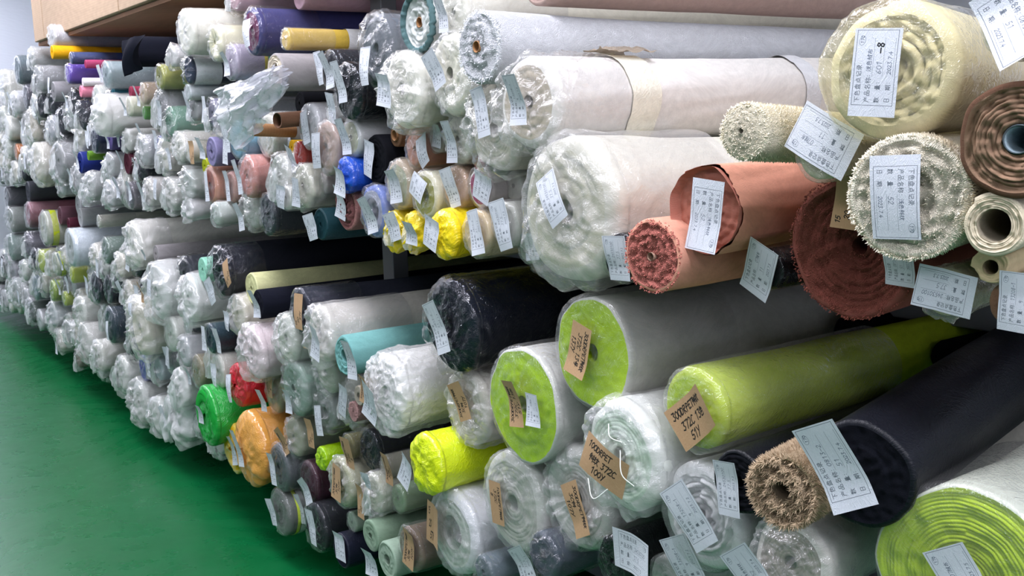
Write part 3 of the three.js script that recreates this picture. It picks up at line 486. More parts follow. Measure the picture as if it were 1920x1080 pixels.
R(362, 205, 22, '#aeb0b2', { x: -0.02, wrap: 't', tags: [[352, 195, 6, 'w', 0.05, 0.12]] }, 'grey bagged roll with slip under the slim satin roll');
R(398, 212, 28, '#8b8aa0', { x: -0.02, wrap: 't', tags: [[382, 205, 2, 'w', 0.06, 0.12], [413, 205, 10, 'w', 0.06, 0.1]] }, 'grey violet bagged roll with two slips under the striped lavender roll');
R(296, 143, 25, '#a9ac5c', { x: -0.04, kind: 'satin', wrap: 's', clear: 0.84 }, 'olive green roll below the black roll');
R(322, 105, 20, '#d6d6d6', { x: -0.02, wrap: 't', clear: 0.6 }, 'small clear bag end left of the thick ivory roll');
R(316, 140, 15, '#c85f72', { x: 0.02, wrap: 's' }, 'small rose red roll right of the olive roll');
R(252, 97, 28, '#1d1f2a', { x: -0.07, core: 0.08, lump: 0.05 }, 'black roll with loose cloth hanging from its end');
R(98, 70, 22, '#b9b9bd', { x: -0.05, wrap: 'b', clear: 0.5, crumple: 0.16 }, 'grey bagged roll under the cardboard boxes above the yellow roll');
R(97, 97, 13, '#f3b416', { x: -0.07, kind: 'satin', core: 0.2, lump: 0.01, clear: 0.8 }, 'bright golden yellow slim roll');
R(133, 109, 11, '#3d4a78', { x: -0.05, kind: 'satin', wrap: 's' }, 'slim navy blue roll under the golden yellow roll');
R(127, 138, 19, '#6b4fb4', { x: -0.05, kind: 'satin', wrap: 's', clear: 0.8 }, 'violet purple glossy roll');
R(160, 120, 8, '#b0476e', { x: 0.0, kind: 'satin' }, 'slim magenta roll above the violet purple roll');
R(198, 141, 26, '#92a5aa', { x: -0.05, kind: 'satin', wrap: 's', clear: 0.8, tags: [[189, 138, -4, 'w', 0.05, 0.1]] }, 'blue-grey satin roll with slip beside the hanging black cloth');
R(100, 172, 19, '#8d8c90', { x: -0.06, kind: 'satin' }, 'bare grey roll left of the candy pink roll');
R(151, 171, 11, '#e38aa2', { x: -0.05, kind: 'satin' }, 'candy pink slim roll');
R(155, 155, 8, '#e6dfe2', { x: -0.04, kind: 'satin' }, 'slim white roll on top of the candy pink roll');
R(212, 172, 12, '#3a7f92', { x: -0.01, kind: 'satin' }, 'small teal blue roll below the blue-grey satin roll');
R(190, 215, 38, '#dfe0da', { x: -0.09, wrap: 'b', clear: 0.42, crumple: 0.22, bulge: 0.5 }, 'milky white crumpled bag roll bulging from the stack');
R(241, 200, 19, '#dcdcc4', { x: -0.04, kind: 'satin', wrap: 's', tags: [[230, 200, 0, 'w', 0.05, 0.1]] }, 'small pale cream roll right of the milky white bag');
R(268, 175, 20, '#d8c0a4', { x: -0.02, wrap: 's', tags: [[256, 180, 10, 'w', 0.05, 0.11]] }, 'pale tan wrapped roll below the hanging black cloth');
R(270, 212, 12, '#4f9a3a', { x: -0.01, wrap: 's' }, 'small grass green roll under the pale tan roll');
R(244, 172, 10, '#9c4258', { x: 0.0 }, 'small maroon roll beside the pale tan roll');
R(32, 132, 27, '#5b6a72', { x: -0.02, kind: 'satin', wrap: 's', clear: 0.8 }, 'slate grey wrapped roll nearest the white wall');
R(60, 108, 18, '#b9bcbc', { x: 0.0, wrap: 't', clear: 0.5 }, 'grey bag end beside the slate grey roll');
R(72, 148, 24, '#a5a8ac', { x: -0.03, wrap: 't', clear: 0.55, tags: [[84, 160, 5, 'w', 0.05, 0.11]] }, 'grey bagged roll with slip left of the violet purple roll');
R(12, 165, 32, '#b9bab2', { x: 0, wrap: 'b', clear: 0.55 }, 'milky bagged roll right against the far wall');
R(48, 182, 24, '#55555f', { x: 0.0, wrap: 's' }, 'charcoal wrapped roll below the slate grey roll');
R(14, 240, 22, '#e2e2da', { x: -0.03, wrap: 's', clear: 0.6 }, 'bright white wrapped roll by the far wall');
R(30, 285, 16, '#c47a44', { x: 0.0, wrap: 's' }, 'orange roll end low by the far wall');
R(62, 235, 30, '#bfb7a8', { x: -0.02, wrap: 'b', clear: 0.55 }, 'beige bagged roll right of the bright white one');
R(96, 240, 24, '#a9adb6', { x: -0.02, wrap: 't', clear: 0.55 }, 'bluish grey bag right of the beige bagged roll');
R(70, 306, 38, '#cbc7b8', { x: -0.06, wrap: 'b', clear: 0.45, crumple: 0.16 }, 'lumpy cream bag hanging lowest near the far wall');
R(110, 302, 36, '#8f9294', { x: -0.05, wrap: 't', clear: 0.55 }, 'grey bagged roll right of the lumpy cream bag');
R(150, 305, 21, '#21307c', { x: -0.03, kind: 'satin', tags: [[140, 300, -12, 'w', 0.055, 0.13]] }, 'ultramarine blue roll with slip near the bottom of the far stack');
R(176, 264, 23, '#1f2740', { x: -0.05, kind: 'satin', wrap: 's', clear: 0.85, tags: [[160, 262, 4, 'w', 0.06, 0.11]] }, 'midnight navy roll with slip above the ultramarine roll');
R(165, 292, 9, '#6f9c34', { x: -0.04, kind: 'satin' }, 'tiny leaf green roll between navy and ultramarine rolls');
R(205, 262, 20, '#6a5f98', { x: -0.02, kind: 'satin', tags: [[197, 262, 0, 'w', 0.05, 0.11], [217, 258, -4, 'w', 0.05, 0.11]] }, 'purple roll framed by two slips');
R(238, 306, 22, '#5c2b3a', { x: -0.02, kind: 'satin', tags: [[222, 300, 2, 'w', 0.05, 0.11]] }, 'burgundy roll with slip in the far upper stack');
R(205, 308, 22, '#c5c8ca', { x: -0.03, wrap: 't', clear: 0.6 }, 'crinkly clear bag left of the burgundy roll');
R(238, 262, 20, '#c7cac4', { x: -0.02, wrap: 't', clear: 0.55, tags: [[256, 250, 0, 'w', 0.05, 0.11]] }, 'pale clear-bagged roll with slip above the burgundy roll');
R(268, 282, 28, '#b9bcc0', { x: -0.03, wrap: 'b', clear: 0.55, crumple: 0.2 }, 'crumpled grey-white bag right of the burgundy roll');
R(300, 278, 24, '#7e86c0', { x: -0.01, wrap: 's', tags: [[290, 262, 6, 'w', 0.05, 0.1]] }, 'periwinkle roll with slip in the far upper stack');
R(318, 228, 28, '#6a9a84', { x: -0.03, wrap: 't', clear: 0.6, tags: [[302, 212, 10, 'w', 0.06, 0.13]] }, 'sea green bagged roll with hanging slip');
R(336, 275, 27, '#d9d8cd', { x: -0.03, wrap: 'b', clear: 0.5, crumple: 0.18, tags: [[311, 298, -8, 'w', 0.05, 0.11]] }, 'white bagged roll left of the kraft-carded roll');
R(355, 284, 20, '#c9c5b6', { x: -0.04, wrap: 's', tags: [[355, 286, 0, 'k5', 0.06, 0.11]] }, 'narrow roll covered by a kraft card');
R(396, 285, 28, '#8580a6', { x: -0.04, kind: 'satin', tags: [[373, 278, 4, 'w', 0.07, 0.1], [413, 285, 6, 'w', 0.06, 0.11]] }, 'lilac roll between two white slips');
R(384, 312, 15, '#b4bd2c', { x: -0.02, kind: 'satin' }, 'yellow-green roll under the lilac roll');
R(168, 348, 26, '#adb1b1', { x: -0.05, wrap: 'b', clear: 0.35 }, 'matte grey bagged roll at the bottom of the far upper stack');
R(205, 362, 24, '#b9bcc0', { x: -0.05, wrap: 't', clear: 0.5, tags: [[213, 352, -12, 'w', 0.05, 0.12]] }, 'clear hanging bag with slip right of the matte grey bag');
R(243, 366, 26, '#6f6d74', { x: -0.03, wrap: 's', tags: [[240, 358, -16, 'w', 0.055, 0.11]] }, 'dark grey roll with a slanted slip at the lower edge');
R(278, 360, 26, '#c4c1bb', { x: -0.05, wrap: 't', clear: 0.5, tags: [[269, 360, -2, 'w', 0.055, 0.11], [283, 355, 10, 'w', 0.05, 0.11]] }, 'bagged roll with two crossing slips at the lower edge');
R(318, 365, 30, '#bdbfb9', { x: -0.05, wrap: 't', clear: 0.5 }, 'draped milky bag at the lower edge left of the salmon rolls');
R(352, 345, 28, '#aab3ae', { x: -0.05, wrap: 'b', clear: 0.5, crumple: 0.2 }, 'greenish crumpled bag left of the first salmon roll');
R(352, 392, 20, '#c9cacb', { x: -0.06, wrap: 't', clear: 0.45 }, 'lowest white draped bag left of the salmon rolls');
// ---- black rolls between the shelves; the set-back ones are added in place of shade
R(1165, 556, 18, '#17181c', { x: 0.2, up: false, kind: 'weave', core: 0.08, len: 0.85 }, 'slim black roll lying on the topmost lime-ended roll');
R(1390, 590, 30, '#17181c', { x: 0.5, up: false, kind: 'weave', core: 0.08, len: 0.85 }, 'black roll lying set back under the spiral salmon roll');
R(1590, 625, 34, '#15171c', { x: 0.5, up: false, kind: 'weave', core: 0.08, len: 0.85 }, 'black roll lying set back under the brick red roll');
R(1770, 672, 36, '#15171c', { x: 0.5, up: false, kind: 'weave', core: 0.08, len: 0.85 }, 'black roll lying set back above the black leatherette roll');
// ---- lower shelf, top rows
R(52, 360, 20, '#45474f', { x: 0.0, kind: 'satin', up: false }, 'charcoal roll topmost at the far end of the lower shelf');
R(12, 372, 22, '#55565f', { x: 0, wrap: 's', up: false }, 'dark wrapped roll at the far end beside the charcoal roll');
R(20, 412, 24, '#8d9490', { x: 0, wrap: 'b', up: false, clear: 0.55 }, 'grey-green bag under the charcoal roll');
R(52, 402, 25, '#8a5a66', { x: -0.02, wrap: 's', kind: 'satin', up: false }, 'mauve wrapped roll left of the lime-striped roll');
R(82, 428, 33, '#b9bcae', { x: -0.05, wrap: 's', up: false, band: [[0.03, 0.035, '#b7c41e']] }, 'pale roll with a bright lime band');
R(112, 405, 18, '#704c58', { x: 0.02, kind: 'satin', up: false }, 'plum roll behind the lime-banded roll');
R(128, 420, 12, '#5a2335', { x: 0, kind: 'satin', up: false }, 'small wine red roll beside the bluish white roll');
R(146, 385, 20, '#a9aaae', { x: 0.02, kind: 'satin', up: false }, 'plain grey roll under the matte grey bag');
R(150, 408, 18, '#aeafb1', { x: 0.0, kind: 'weave', up: false }, 'light grey roll above the bluish white roll');
R(185, 415, 12, '#d2cfc2', { x: -0.01, wrap: 's', up: false }, 'small ivory roll lying on the bluish white roll');
R(131, 465, 37, '#cfd9e2', { x: -0.07, kind: 'satin', lump: 0.008, ec: '#b4bab8', up: false, wrap: 's', clear: 0.84 }, 'smooth bluish white glossy roll');
R(197, 470, 25, '#6f8279', { x: -0.05, kind: 'satin', wrap: 's', clear: 0.82, up: false }, 'dark sage wrapped roll right of the bluish white roll');
R(250, 458, 44, '#e4e3da', { x: -0.06, wrap: 'b', clear: 0.6, up: false, tags: [[266, 478, 0, 'w', 0.04, 0.06]] }, 'thick white roll topmost on the lower shelf, in a milky bag');
R(292, 476, 17, '#9b9799', { x: -0.02, kind: 'weave', up: false }, 'slim grey roll lying under the thick white roll');
R(224, 497, 24, '#d5d0c0', { x: -0.05, wrap: 't', clear: 0.5, up: false, tags: [[222, 540, -20, 'w', 0.06, 0.09]] }, 'cream bag with dangling slip left of the thick white roll');
R(293, 547, 56, '#e1e4e2', { x: -0.07, wrap: 'b', clear: 0.66, up: false, tags: [[288, 540, 0, 'w', 0.07, 0.09]] }, 'large white roll with crinkled clear end and slip');
R(353, 560, 46, '#e3e7e3', { x: -0.05, wrap: 'b', clear: 0.62, up: false }, 'white roll with crumpled film left of the mint roll');
R(379, 506, 24, '#a0dfc6', { x: -0.02, kind: 'satin', up: false }, 'mint green roll above the crumpled white roll');
R(412, 508, 47, '#2a2c36', { x: -0.06, wrap: 'b', clear: 0.7, crumple: 0.16, up: false, tags: [[405, 545, -24, 'w', 0.085, 0.12], [424, 512, -28, 'k5', 0.07, 0.12]] }, 'navy black roll in crumpled film with kraft card and slip');
R(470, 545, 30, '#dcdca6', { x: -0.02, up: false, kind: 'satin' }, 'pale yellow roll above the matte black roll');
R(484, 571, 28, '#1b1d28', { x: -0.07, up: false, kind: 'weave', core: 0.08, tags: [[474, 570, -6, 'w', 0.07, 0.12]] }, 'matte black roll with a lime-edged slip');
R(446, 585, 36, '#d8d2bc', { x: -0.05, wrap: 'b', clear: 0.6, up: false, tags: [[433, 598, 3, 'w', 0.05, 0.09]] }, 'cream bagged roll left of the matte black roll');
R(562, 583, 43, '#3c3f4c', { x: -0.06, wrap: 's', clear: 0.8, up: false, core: 0.3, tags: [[559, 585, -2, 'k', 0.075, 0.14]] }, 'dark slate roll with a kraft card curled in its end');
R(600, 625, 54, '#e0dcd2', { x: -0.08, wrap: 'b', clear: 0.66, up: false, tags: [[604, 640, 14, 'w', 0.07, 0.135]] }, 'white bagged roll with bent slip above the teal roll');
R(645, 668, 41, '#7fb7b4', { x: -0.09, kind: 'weave', up: false, core: 0.3, step: 0.1, tags: [[651, 676, -4, 'w', 0.07, 0.14]] }, 'bare teal blue roll with a long slip on its end');
R(722, 735, 74, '#e7e8e4', { x: -0.11, wrap: 'b', clear: 0.55, crumple: 0.14, bulge: 0.35, up: false, tags: [[706, 752, 22, 'w', 0.09, 0.14], [692, 728, 10, 'k', 0.05, 0.1]] }, 'big crumpled white bag with slip and kraft card under the teal roll');
R(842, 622, 88, '#1c1f2a', { x: -0.07, wrap: 'b', clear: 0.8, crumple: 0.07, bulge: 0.12, up: false, wl: 0.3, tags: [[833, 625, -20, 'w', 0.075, 0.16]] }, 'big navy black roll in glossy film with a tall slip');
R(1098, 670, 109, '#c9c9c0', { x: -0.08, wrap: 's', clear: 0.88, crumple: 0.035, soft: 0.04, ec: '#bade1a', layers: 4, amp: 0.02, up: false, tags: [[1072, 665, 194, 'k0', 0.075, 0.135]] }, 'large roll with a lime green end disc and kraft card, topmost of the lime-ended rolls');
R(982, 755, 110, '#dcdcd6', { x: -0.09, wrap: 's', clear: 0.88, crumple: 0.035, soft: 0.04, ec: '#b4dc1a', layers: 4, amp: 0.02, up: false, tags: [[968, 752, -8, 'k1', 0.06, 0.13], [1000, 765, -4, 'w3', 0.06, 0.09]] }, 'lime green ended roll with a sheet under its film, left of the largest lime end');
R(1302, 768, 80, '#bed433', { x: -0.1, wrap: 's', clear: 0.78, crumple: 0.05, ec: '#c0de1e', layers: 3, amp: 0.02, up: false, wl: 0.5, tags: [[1294, 785, 50, 'k1', 0.1, 0.14]] }, 'lime yellow film-wrapped roll with a diamond-tilted kraft card');
R(868, 782, 80, '#cfcabb', { x: -0.04, wrap: 'k', clear: 0.66, up: false, tags: [[858, 770, -22, 'k', 0.07, 0.12]] }, 'greyish tucked-film roll left of the lime-ended rolls');
R(1165, 850, 106, '#e5e9e2', { x: -0.12, wrap: 'b', clear: 0.6, bulge: 0.25, crumple: 0.1, ec: '#cfe5cf', up: false, tags: [[1146, 864, 110, 'k2', 0.1, 0.15]] }, 'white bag with mint tint, loose threads and a wide kraft card');
R(962, 945, 99, '#dcdcd4', { x: -0.07, wrap: 's', clear: 0.7, ec: '#c5c7bb', crumple: 0.06, up: false, tags: [[931, 945, 176, 'k4', 0.06, 0.13]] }, 'white roll with clear end and upright kraft card under the lower lime roll');
R(1080, 935, 100, '#d3d2cb', { x: -0.06, wrap: 'k', clear: 0.7, up: false, tags: [[1080, 955, 152, 'k3', 0.07, 0.145]] }, 'pale tucked-film roll with a slanted kraft card');
R(1302, 955, 103, '#e6e8e8', { x: -0.09, layers: 9, amp: 0.1, core: 0.14, wrap: 's', clear: 0.86, crumple: 0.02, up: false, tags: [[1287, 952, -38, 'w2', 0.085, 0.15]] }, 'white roll with thick wound layers and a slanted slip');
R(1612, 892, 106, '#14161d', { x: -0.1, kind: 'satin', up: false, yaw: 12, pitch: 2, core: 0.14, layers: 4, lump: 0.03, free: 1, len: 1.3 }, 'large smooth black leatherette roll');
R(1466, 922, 68, '#b8a284', { x: -0.2, kind: 'pile', ec: '#bfa98c', hair: 14000, hairLen: 0.010, hairBody: 0.12, core: 0.3, layers: 3, amp: 0.3, lump: 0.1, up: false, free: 1, len: 0.4, yaw: 12, tagx: 0.02, tags: [[1543, 882, -26, 'w4', 0.088, 0.165]] }, 'brown shaggy fur roll with a long slip before the black leatherette roll');
R(1385, 905, 62, '#16181d', { x: -0.12, kind: 'satin', up: false, free: 1, len: 0.5, yaw: 6, tags: [[1356, 918, -5, 'w5', 0.055, 0.12]] }, 'black roll with a narrow slip left of the fur roll');
R(1810, 1085, 178, '#dfe4d4', { x: -0.06, soft: 0.03, ec: '#bcd838', layers: 22, amp: 0.035, core: 0.1, up: false, wrap: 's', clear: 0.9, crumple: 0.008, yaw: 8, tags: [[1800, 1095, -30, 'w3', 0.08, 0.14]] }, 'huge lime green roll with fine concentric wound layers');
R(1482, 1055, 84, '#d9d6cc', { x: -0.1, wrap: 'b', clear: 0.62, ec: '#a8a294', up: false, yaw: 6, tags: [[1418, 1075, -38, 'w1', 0.08, 0.13]] }, 'bagged white roll under the fur roll with slip');
R(800, 856, 60, '#d8ea1c', { x: -0.12, wrap: 'b', filmc: '#e0f01a', clear: 0.15, crumple: 0.06, bulge: 0.12, up: false, tags: [[761, 872, 28, 'w', 0.07, 0.12]] }, 'fluorescent yellow bagged roll with a diamond slip');
R(845, 985, 82, '#e4e6ea', { x: -0.08, wrap: 's', clear: 0.72, core: 0.4, ec: '#cfd6cd', layers: 4, up: false, tags: [[811, 970, 96, 'k5', 0.14, 0.09]] }, 'white roll with hollow clear end and a short kraft card');
R(1015, 1030, 46, '#4c5560', { x: -0.1, wrap: 'b', clear: 0.66, crumple: 0.14, up: false, tags: [[985, 1050, -30, 'w', 0.075, 0.12]] }, 'steel grey roll in crackled film with slip near the floor');
R(1150, 1050, 46, '#1c1f22', { x: -0.1, wrap: 's', clear: 0.8, up: false, tags: [[1184, 1042, 88, 'w5', 0.1, 0.15]] }, 'black wrapped roll with a wide slip below the kraft-carded pale roll');
R(906, 1072, 32, '#5d6c74', { x: -0.1, wrap: 'b', clear: 0.6, crumple: 0.12, up: false }, 'blue-grey crackled bag left of the steel grey roll');
R(1250, 1085, 44, '#c9ccc6', { x: -0.08, wrap: 's', up: false, tags: [[1280, 1062, -28, 'w2', 0.09, 0.14]] }, 'pale roll with a slip right below the wound-layer white roll');
R(690, 998, 34, '#8da58e', { x: -0.1, kind: 'weave', up: false, core: 0.2, layers: 3 }, 'sage green bare roll with small hole');
R(725, 1050, 36, '#9db39f', { x: -0.1, kind: 'weave', up: false, core: 0.3, tags: [[686, 1058, -6, 'w', 0.09, 0.1]] }, 'lighter sage roll with slip under the bare sage roll');
R(768, 1030, 44, '#7a6a5a', { x: -0.09, wrap: 's', up: false, clear: 0.7, tags: [[763, 1030, 12, 'k', 0.07, 0.14]] }, 'taupe wrapped roll covered by a kraft card');
R(660, 985, 22, '#a8bba6', { x: -0.04, wrap: 's', up: false }, 'pale sage wrapped roll above the bare sage roll');
// ---- lower shelf, left and bottom
R(445, 722, 40, '#c42a38', { x: -0.06, wrap: 's', filmc: '#d8303e', clear: 0.25, up: false, tags: [[432, 728, -12, 'w', 0.05, 0.13], [484, 752, -8, 'w', 0.06, 0.1]] }, 'bright red roll with two white slips');
R(472, 660, 52, '#e3ccd0', { x: -0.1, wrap: 'b', clear: 0.5, crumple: 0.12, bulge: 0.4, up: false }, 'pale pink bagged roll above the bright red roll');
R(537, 640, 46, '#c8cdc0', { x: -0.07, wrap: 'b', clear: 0.55, up: false }, 'pale grey-green bag right of the pink bag');
R(552, 728, 54, '#8ba396', { x: -0.07, wrap: 'k', clear: 0.6, up: false, tags: [[540, 752, -4, 'w', 0.06, 0.1]] }, 'grey-green roll with film gathered in its centre');
R(512, 738, 38, '#8f8c66', { x: -0.03, wrap: 's', clear: 0.6, up: false, tags: [[506, 720, -4, 'k', 0.06, 0.12]] }, 'olive khaki roll with kraft card right of the red roll');
R(394, 640, 29, '#29424e', { x: -0.07, kind: 'satin', wrap: 's', clear: 0.85, up: false, tags: [[381, 640, -2, 'w', 0.06, 0.12], [403, 645, -4, 'w', 0.06, 0.12]] }, 'petrol blue roll with two slips');
R(388, 792, 61, '#1fa03c', { x: -0.12, wrap: 's', filmc: '#23b043', clear: 0.2, core: 0.5, layers: 2, crumple: 0.05, bulge: -0.1, up: false, tags: [[374, 790, -5, 'w', 0.07, 0.09]] }, 'bright green glossy roll with a dished end by the floor');
R(430, 828, 52, '#e8b82a', { x: -0.06, wrap: 's', filmc: '#fbd75a', clear: 0.3, bulge: -0.1, up: false, tags: [[428, 833, -14, 'w', 0.06, 0.14]] }, 'mustard yellow roll between green and orange rolls');
R(470, 838, 66, '#eeb35c', { x: -0.09, wrap: 'b', crumple: 0.05, filmc: '#f4b658', clear: 0.35, up: false, tags: [[457, 838, -10, 'w', 0.06, 0.17]] }, 'orange bagged roll with a long slip by the floor');
R(338, 725, 34, '#d9dbd8', { x: -0.06, wrap: 't', clear: 0.35, up: false }, 'white draped bag above the tall white bag');
R(338, 795, 60, '#e2e5e4', { x: -0.02, wrap: 't', clear: 0.3, crumple: 0.16, up: false, tags: [[321, 808, -22, 'w', 0.06, 0.13]] }, 'tall white crumpled bag with slip left of the green roll');
R(262, 775, 42, '#c6cac4', { x: -0.05, wrap: 'b', clear: 0.5, crumple: 0.18, up: false }, 'lumpy clear bag near the floor at the foot of the far stack');
R(296, 798, 38, '#cdd2cc', { x: -0.06, wrap: 'b', clear: 0.5, crumple: 0.18, up: false }, 'milky clear bag on the floor side left of the tall white bag');
R(527, 885, 52, '#5c6165', { x: -0.08, wrap: 's', clear: 0.75, up: false, tags: [[516, 888, -8, 'w', 0.06, 0.14]] }, 'dark grey bagged roll right of the orange roll');
R(578, 912, 42, '#4a2536', { x: -0.05, kind: 'satin', wrap: 's', clear: 0.85, up: false, tags: [[574, 928, -30, 'w', 0.07, 0.11]] }, 'dark plum roll with a tilted slip');
R(548, 828, 42, '#a3a48a', { x: -0.05, wrap: 'b', clear: 0.6, up: false, tags: [[532, 835, -30, 'k', 0.06, 0.12], [572, 822, -4, 'k', 0.06, 0.12]] }, 'khaki bagged roll with two kraft cards');
R(603, 860, 22, '#a8d414', { x: -0.06, wrap: 's', filmc: '#b4e010', clear: 0.3, up: false }, 'small neon lime bag');
R(638, 905, 48, '#b5b594', { x: -0.08, wrap: 'k', clear: 0.6, up: false, tags: [[628, 905, 6, 'k', 0.075, 0.14]] }, 'pale khaki roll with one big kraft card');
R(690, 842, 40, '#23252c', { x: -0.04, wrap: 's', clear: 0.8, up: false }, 'black wrapped roll left of the fluorescent yellow bag');
R(655, 838, 24, '#7d7a52', { x: -0.06, up: false, wrap: 's', tags: [[655, 850, -2, 'k', 0.07, 0.12]] }, 'dull olive roll with a dark kraft card');
R(662, 772, 19, '#c39a97', { x: -0.08, kind: 'pile', hair: 500, hairLen: 0.006, hairBody: 0.1, up: false, core: 0.1 }, 'small dusty pink terry roll poking out');
R(672, 742, 19, '#e0d5c4', { x: -0.08, kind: 'pile', up: false, core: 0.3 }, 'small cream roll with a hole above the pink terry roll');
R(605, 762, 40, '#8f9793', { x: -0.03, wrap: 'b', clear: 0.65, up: false, tags: [[596, 780, -12, 'w', 0.06, 0.12]] }, 'grey clear-bagged roll right of the gathered grey-green roll');
R(610, 700, 42, '#b3bba8', { x: -0.03, wrap: 'b', clear: 0.6, up: false }, 'pale sage bag below the bent-slip white roll');
R(527, 985, 50, '#6f746f', { x: -0.08, wrap: 's', clear: 0.6, up: false, band: [[0.03, 0.012, '#c9d94c'], [0.045, 0.02, '#e4e6e4']], tags: [[513, 985, -14, 'w', 0.06, 0.12]] }, 'grey bagged roll with lime and white edging by the floor');
R(592, 1010, 46, '#2d2f35', { x: -0.07, wrap: 's', clear: 0.8, up: false, tags: [[588, 1010, -4, 'w', 0.06, 0.15]] }, 'black wrapped roll with a tall slip by the floor');
R(640, 1045, 38, '#1d2030', { x: -0.08, kind: 'satin', up: false, tags: [[631, 1040, -4, 'w', 0.085, 0.11]] }, 'dark navy bare roll with a square slip by the floor');
R(556, 955, 24, '#24242c', { x: -0.03, kind: 'satin', up: false, tags: [[556, 955, -16, 'w', 0.05, 0.13]] }, 'black roll with a pointed slip beside the dark plum roll');
R(698, 930, 38, '#c9ccb6', { x: -0.07, wrap: 't', clear: 0.55, up: false, tags: [[693, 905, -4, 'w', 0.05, 0.06], [677, 945, 3, 'k', 0.05, 0.13]] }, 'rounded clear bag with a small slip above the bare sage roll');
R(745, 935, 28, '#86a37c', { x: -0.04, wrap: 's', up: false }, 'moss green wrapped roll under the fluorescent yellow bag');
R(722, 880, 22, '#9c9888', { x: -0.04, wrap: 's', up: false, tags: [[722, 885, 4, 'k', 0.05, 0.12]] }, 'grey roll with a narrow kraft card left of the fluorescent bag');
R(725, 968, 20, '#9aa08f', { x: -0.02, wrap: 's', up: false }, 'small grey-green roll under the moss green roll');
R(205, 610, 36, '#2c3b46', { x: -0.06, kind: 'satin', wrap: 's', clear: 0.85, up: false, tags: [[200, 620, -10, 'w', 0.05, 0.12]] }, 'dark blue-black roll left of the big cream roll');
R(178, 540, 32, '#232733', { x: -0.04, kind: 'satin', wrap: 's', clear: 0.85, up: false }, 'blackish navy roll under the bluish white roll');
R(262, 615, 56, '#d2cdb9', { x: -0.09, wrap: 'b', clear: 0.55, up: false, tags: [[260, 548, 0, 'k', 0.05, 0.12], [257, 578, 0, 'w', 0.06, 0.07]] }, 'big cream bagged roll with a kraft card at its top');
R(240, 552, 28, '#d6d1bf', { x: -0.04, wrap: 't', clear: 0.5, up: false }, 'cream draped bag above the big cream bagged roll');
R(318, 622, 34, '#d3d8ce', { x: -0.05, wrap: 's', clear: 0.65, up: false, tags: [[306, 665, 8, 'w', 0.05, 0.11]] }, 'pale greenish white roll right of the big cream roll');
R(345, 660, 30, '#b4b8bc', { x: -0.06, wrap: 'b', clear: 0.55, up: false }, 'silvery bagged roll left of the petrol blue roll');
R(368, 695, 32, '#8f8668', { x: -0.05, wrap: 's', clear: 0.6, up: false, tags: [[346, 705, -6, 'w', 0.05, 0.09]] }, 'olive tan roll above the bright green roll');
R(408, 705, 36, '#d0d3c4', { x: -0.06, wrap: 's', clear: 0.6, up: false, tags: [[401, 712, -2, 'w', 0.06, 0.11]] }, 'pale ivory roll with slip left of the red roll');
R(268, 695, 26, '#5b62a8', { x: -0.02, kind: 'satin', wrap: 's', up: false }, 'indigo violet roll under the big cream roll');
R(296, 690, 24, '#a9bcc4', { x: -0.03, wrap: 't', clear: 0.55, up: false }, 'bluish bag right of the indigo roll');
R(228, 700, 34, '#c2c8bf', { x: -0.06, wrap: 't', clear: 0.5, up: false }, 'pale bag with ragged tail left of the indigo roll');
R(185, 668, 30, '#c4c6bc', { x: -0.06, wrap: 't', clear: 0.5, up: false }, 'milky bag hanging low left of the ragged pale bag');
R(160, 640, 34, '#c9cac4', { x: -0.05, wrap: 'b', clear: 0.5, crumple: 0.18, up: false }, 'cloudy white bag left of the dark blue-black roll');
R(150, 585, 30, '#c3c8bf', { x: -0.04, wrap: 'b', clear: 0.5, up: false }, 'pale green-white bag under the yellow-green end');
R(134, 515, 16, '#b9c61e', { x: -0.04, wrap: 's', clear: 0.8, up: false }, 'yellow-green roll under the bluish white roll');
R(104, 495, 22, '#b3b8a4', { x: -0.05, wrap: 's', up: false, band: [[0.02, 0.025, '#b7c820']] }, 'pale roll with thin lime band left of the bluish white roll');
R(76, 490, 22, '#a9ba3c', { x: -0.04, wrap: 'b', clear: 0.65, up: false }, 'lime roll in clear film below the lime-banded roll');
R(98, 545, 20, '#a6c01e', { x: -0.04, kind: 'satin', wrap: 's', clear: 0.8, up: false, filmc: '#cfd8a8' }, 'upright lime yellow roll in the far lower stack');
R(66, 540, 24, '#7a8a92', { x: -0.03, wrap: 's', up: false }, 'blue-grey wrapped roll left of the upright lime roll');
R(52, 460, 24, '#6d6c78', { x: -0.03, wrap: 't', clear: 0.6, up: false }, 'violet grey bag left of the lime film roll');
R(120, 560, 14, '#9db02c', { x: -0.03, wrap: 's', up: false }, 'small olive lime roll in the far lower stack');
R(98, 590, 24, '#b0b8bc', { x: -0.04, wrap: 't', clear: 0.5, up: false }, 'silver grey bag at the lower edge of the far stack');
R(128, 622, 22, '#a9adae', { x: -0.04, wrap: 't', clear: 0.5, up: false }, 'grey hanging bag at the lower edge of the far stack');
R(146, 672, 18, '#7d7868', { x: -0.04, wrap: 't', clear: 0.55, up: false }, 'brownish bag with dangling tip at the lower edge');
R(60, 585, 20, '#56645f', { x: -0.03, wrap: 't', clear: 0.6, up: false }, 'dark greenish bag at the lower edge of the far stack');
R(28, 540, 24, '#a8b0b0', { x: -0.03, wrap: 't', clear: 0.5, up: false }, 'greyish bag low at the far end of the lower shelf');
R(20, 470, 26, '#7f938f', { x: -0.02, wrap: 'b', clear: 0.6, up: false }, 'sea grey bag at the far end of the lower shelf');
R(24, 505, 20, '#8e8f98', { x: -0.02, wrap: 't', clear: 0.55, up: false }, 'lavender grey bag at the far end of the lower shelf');

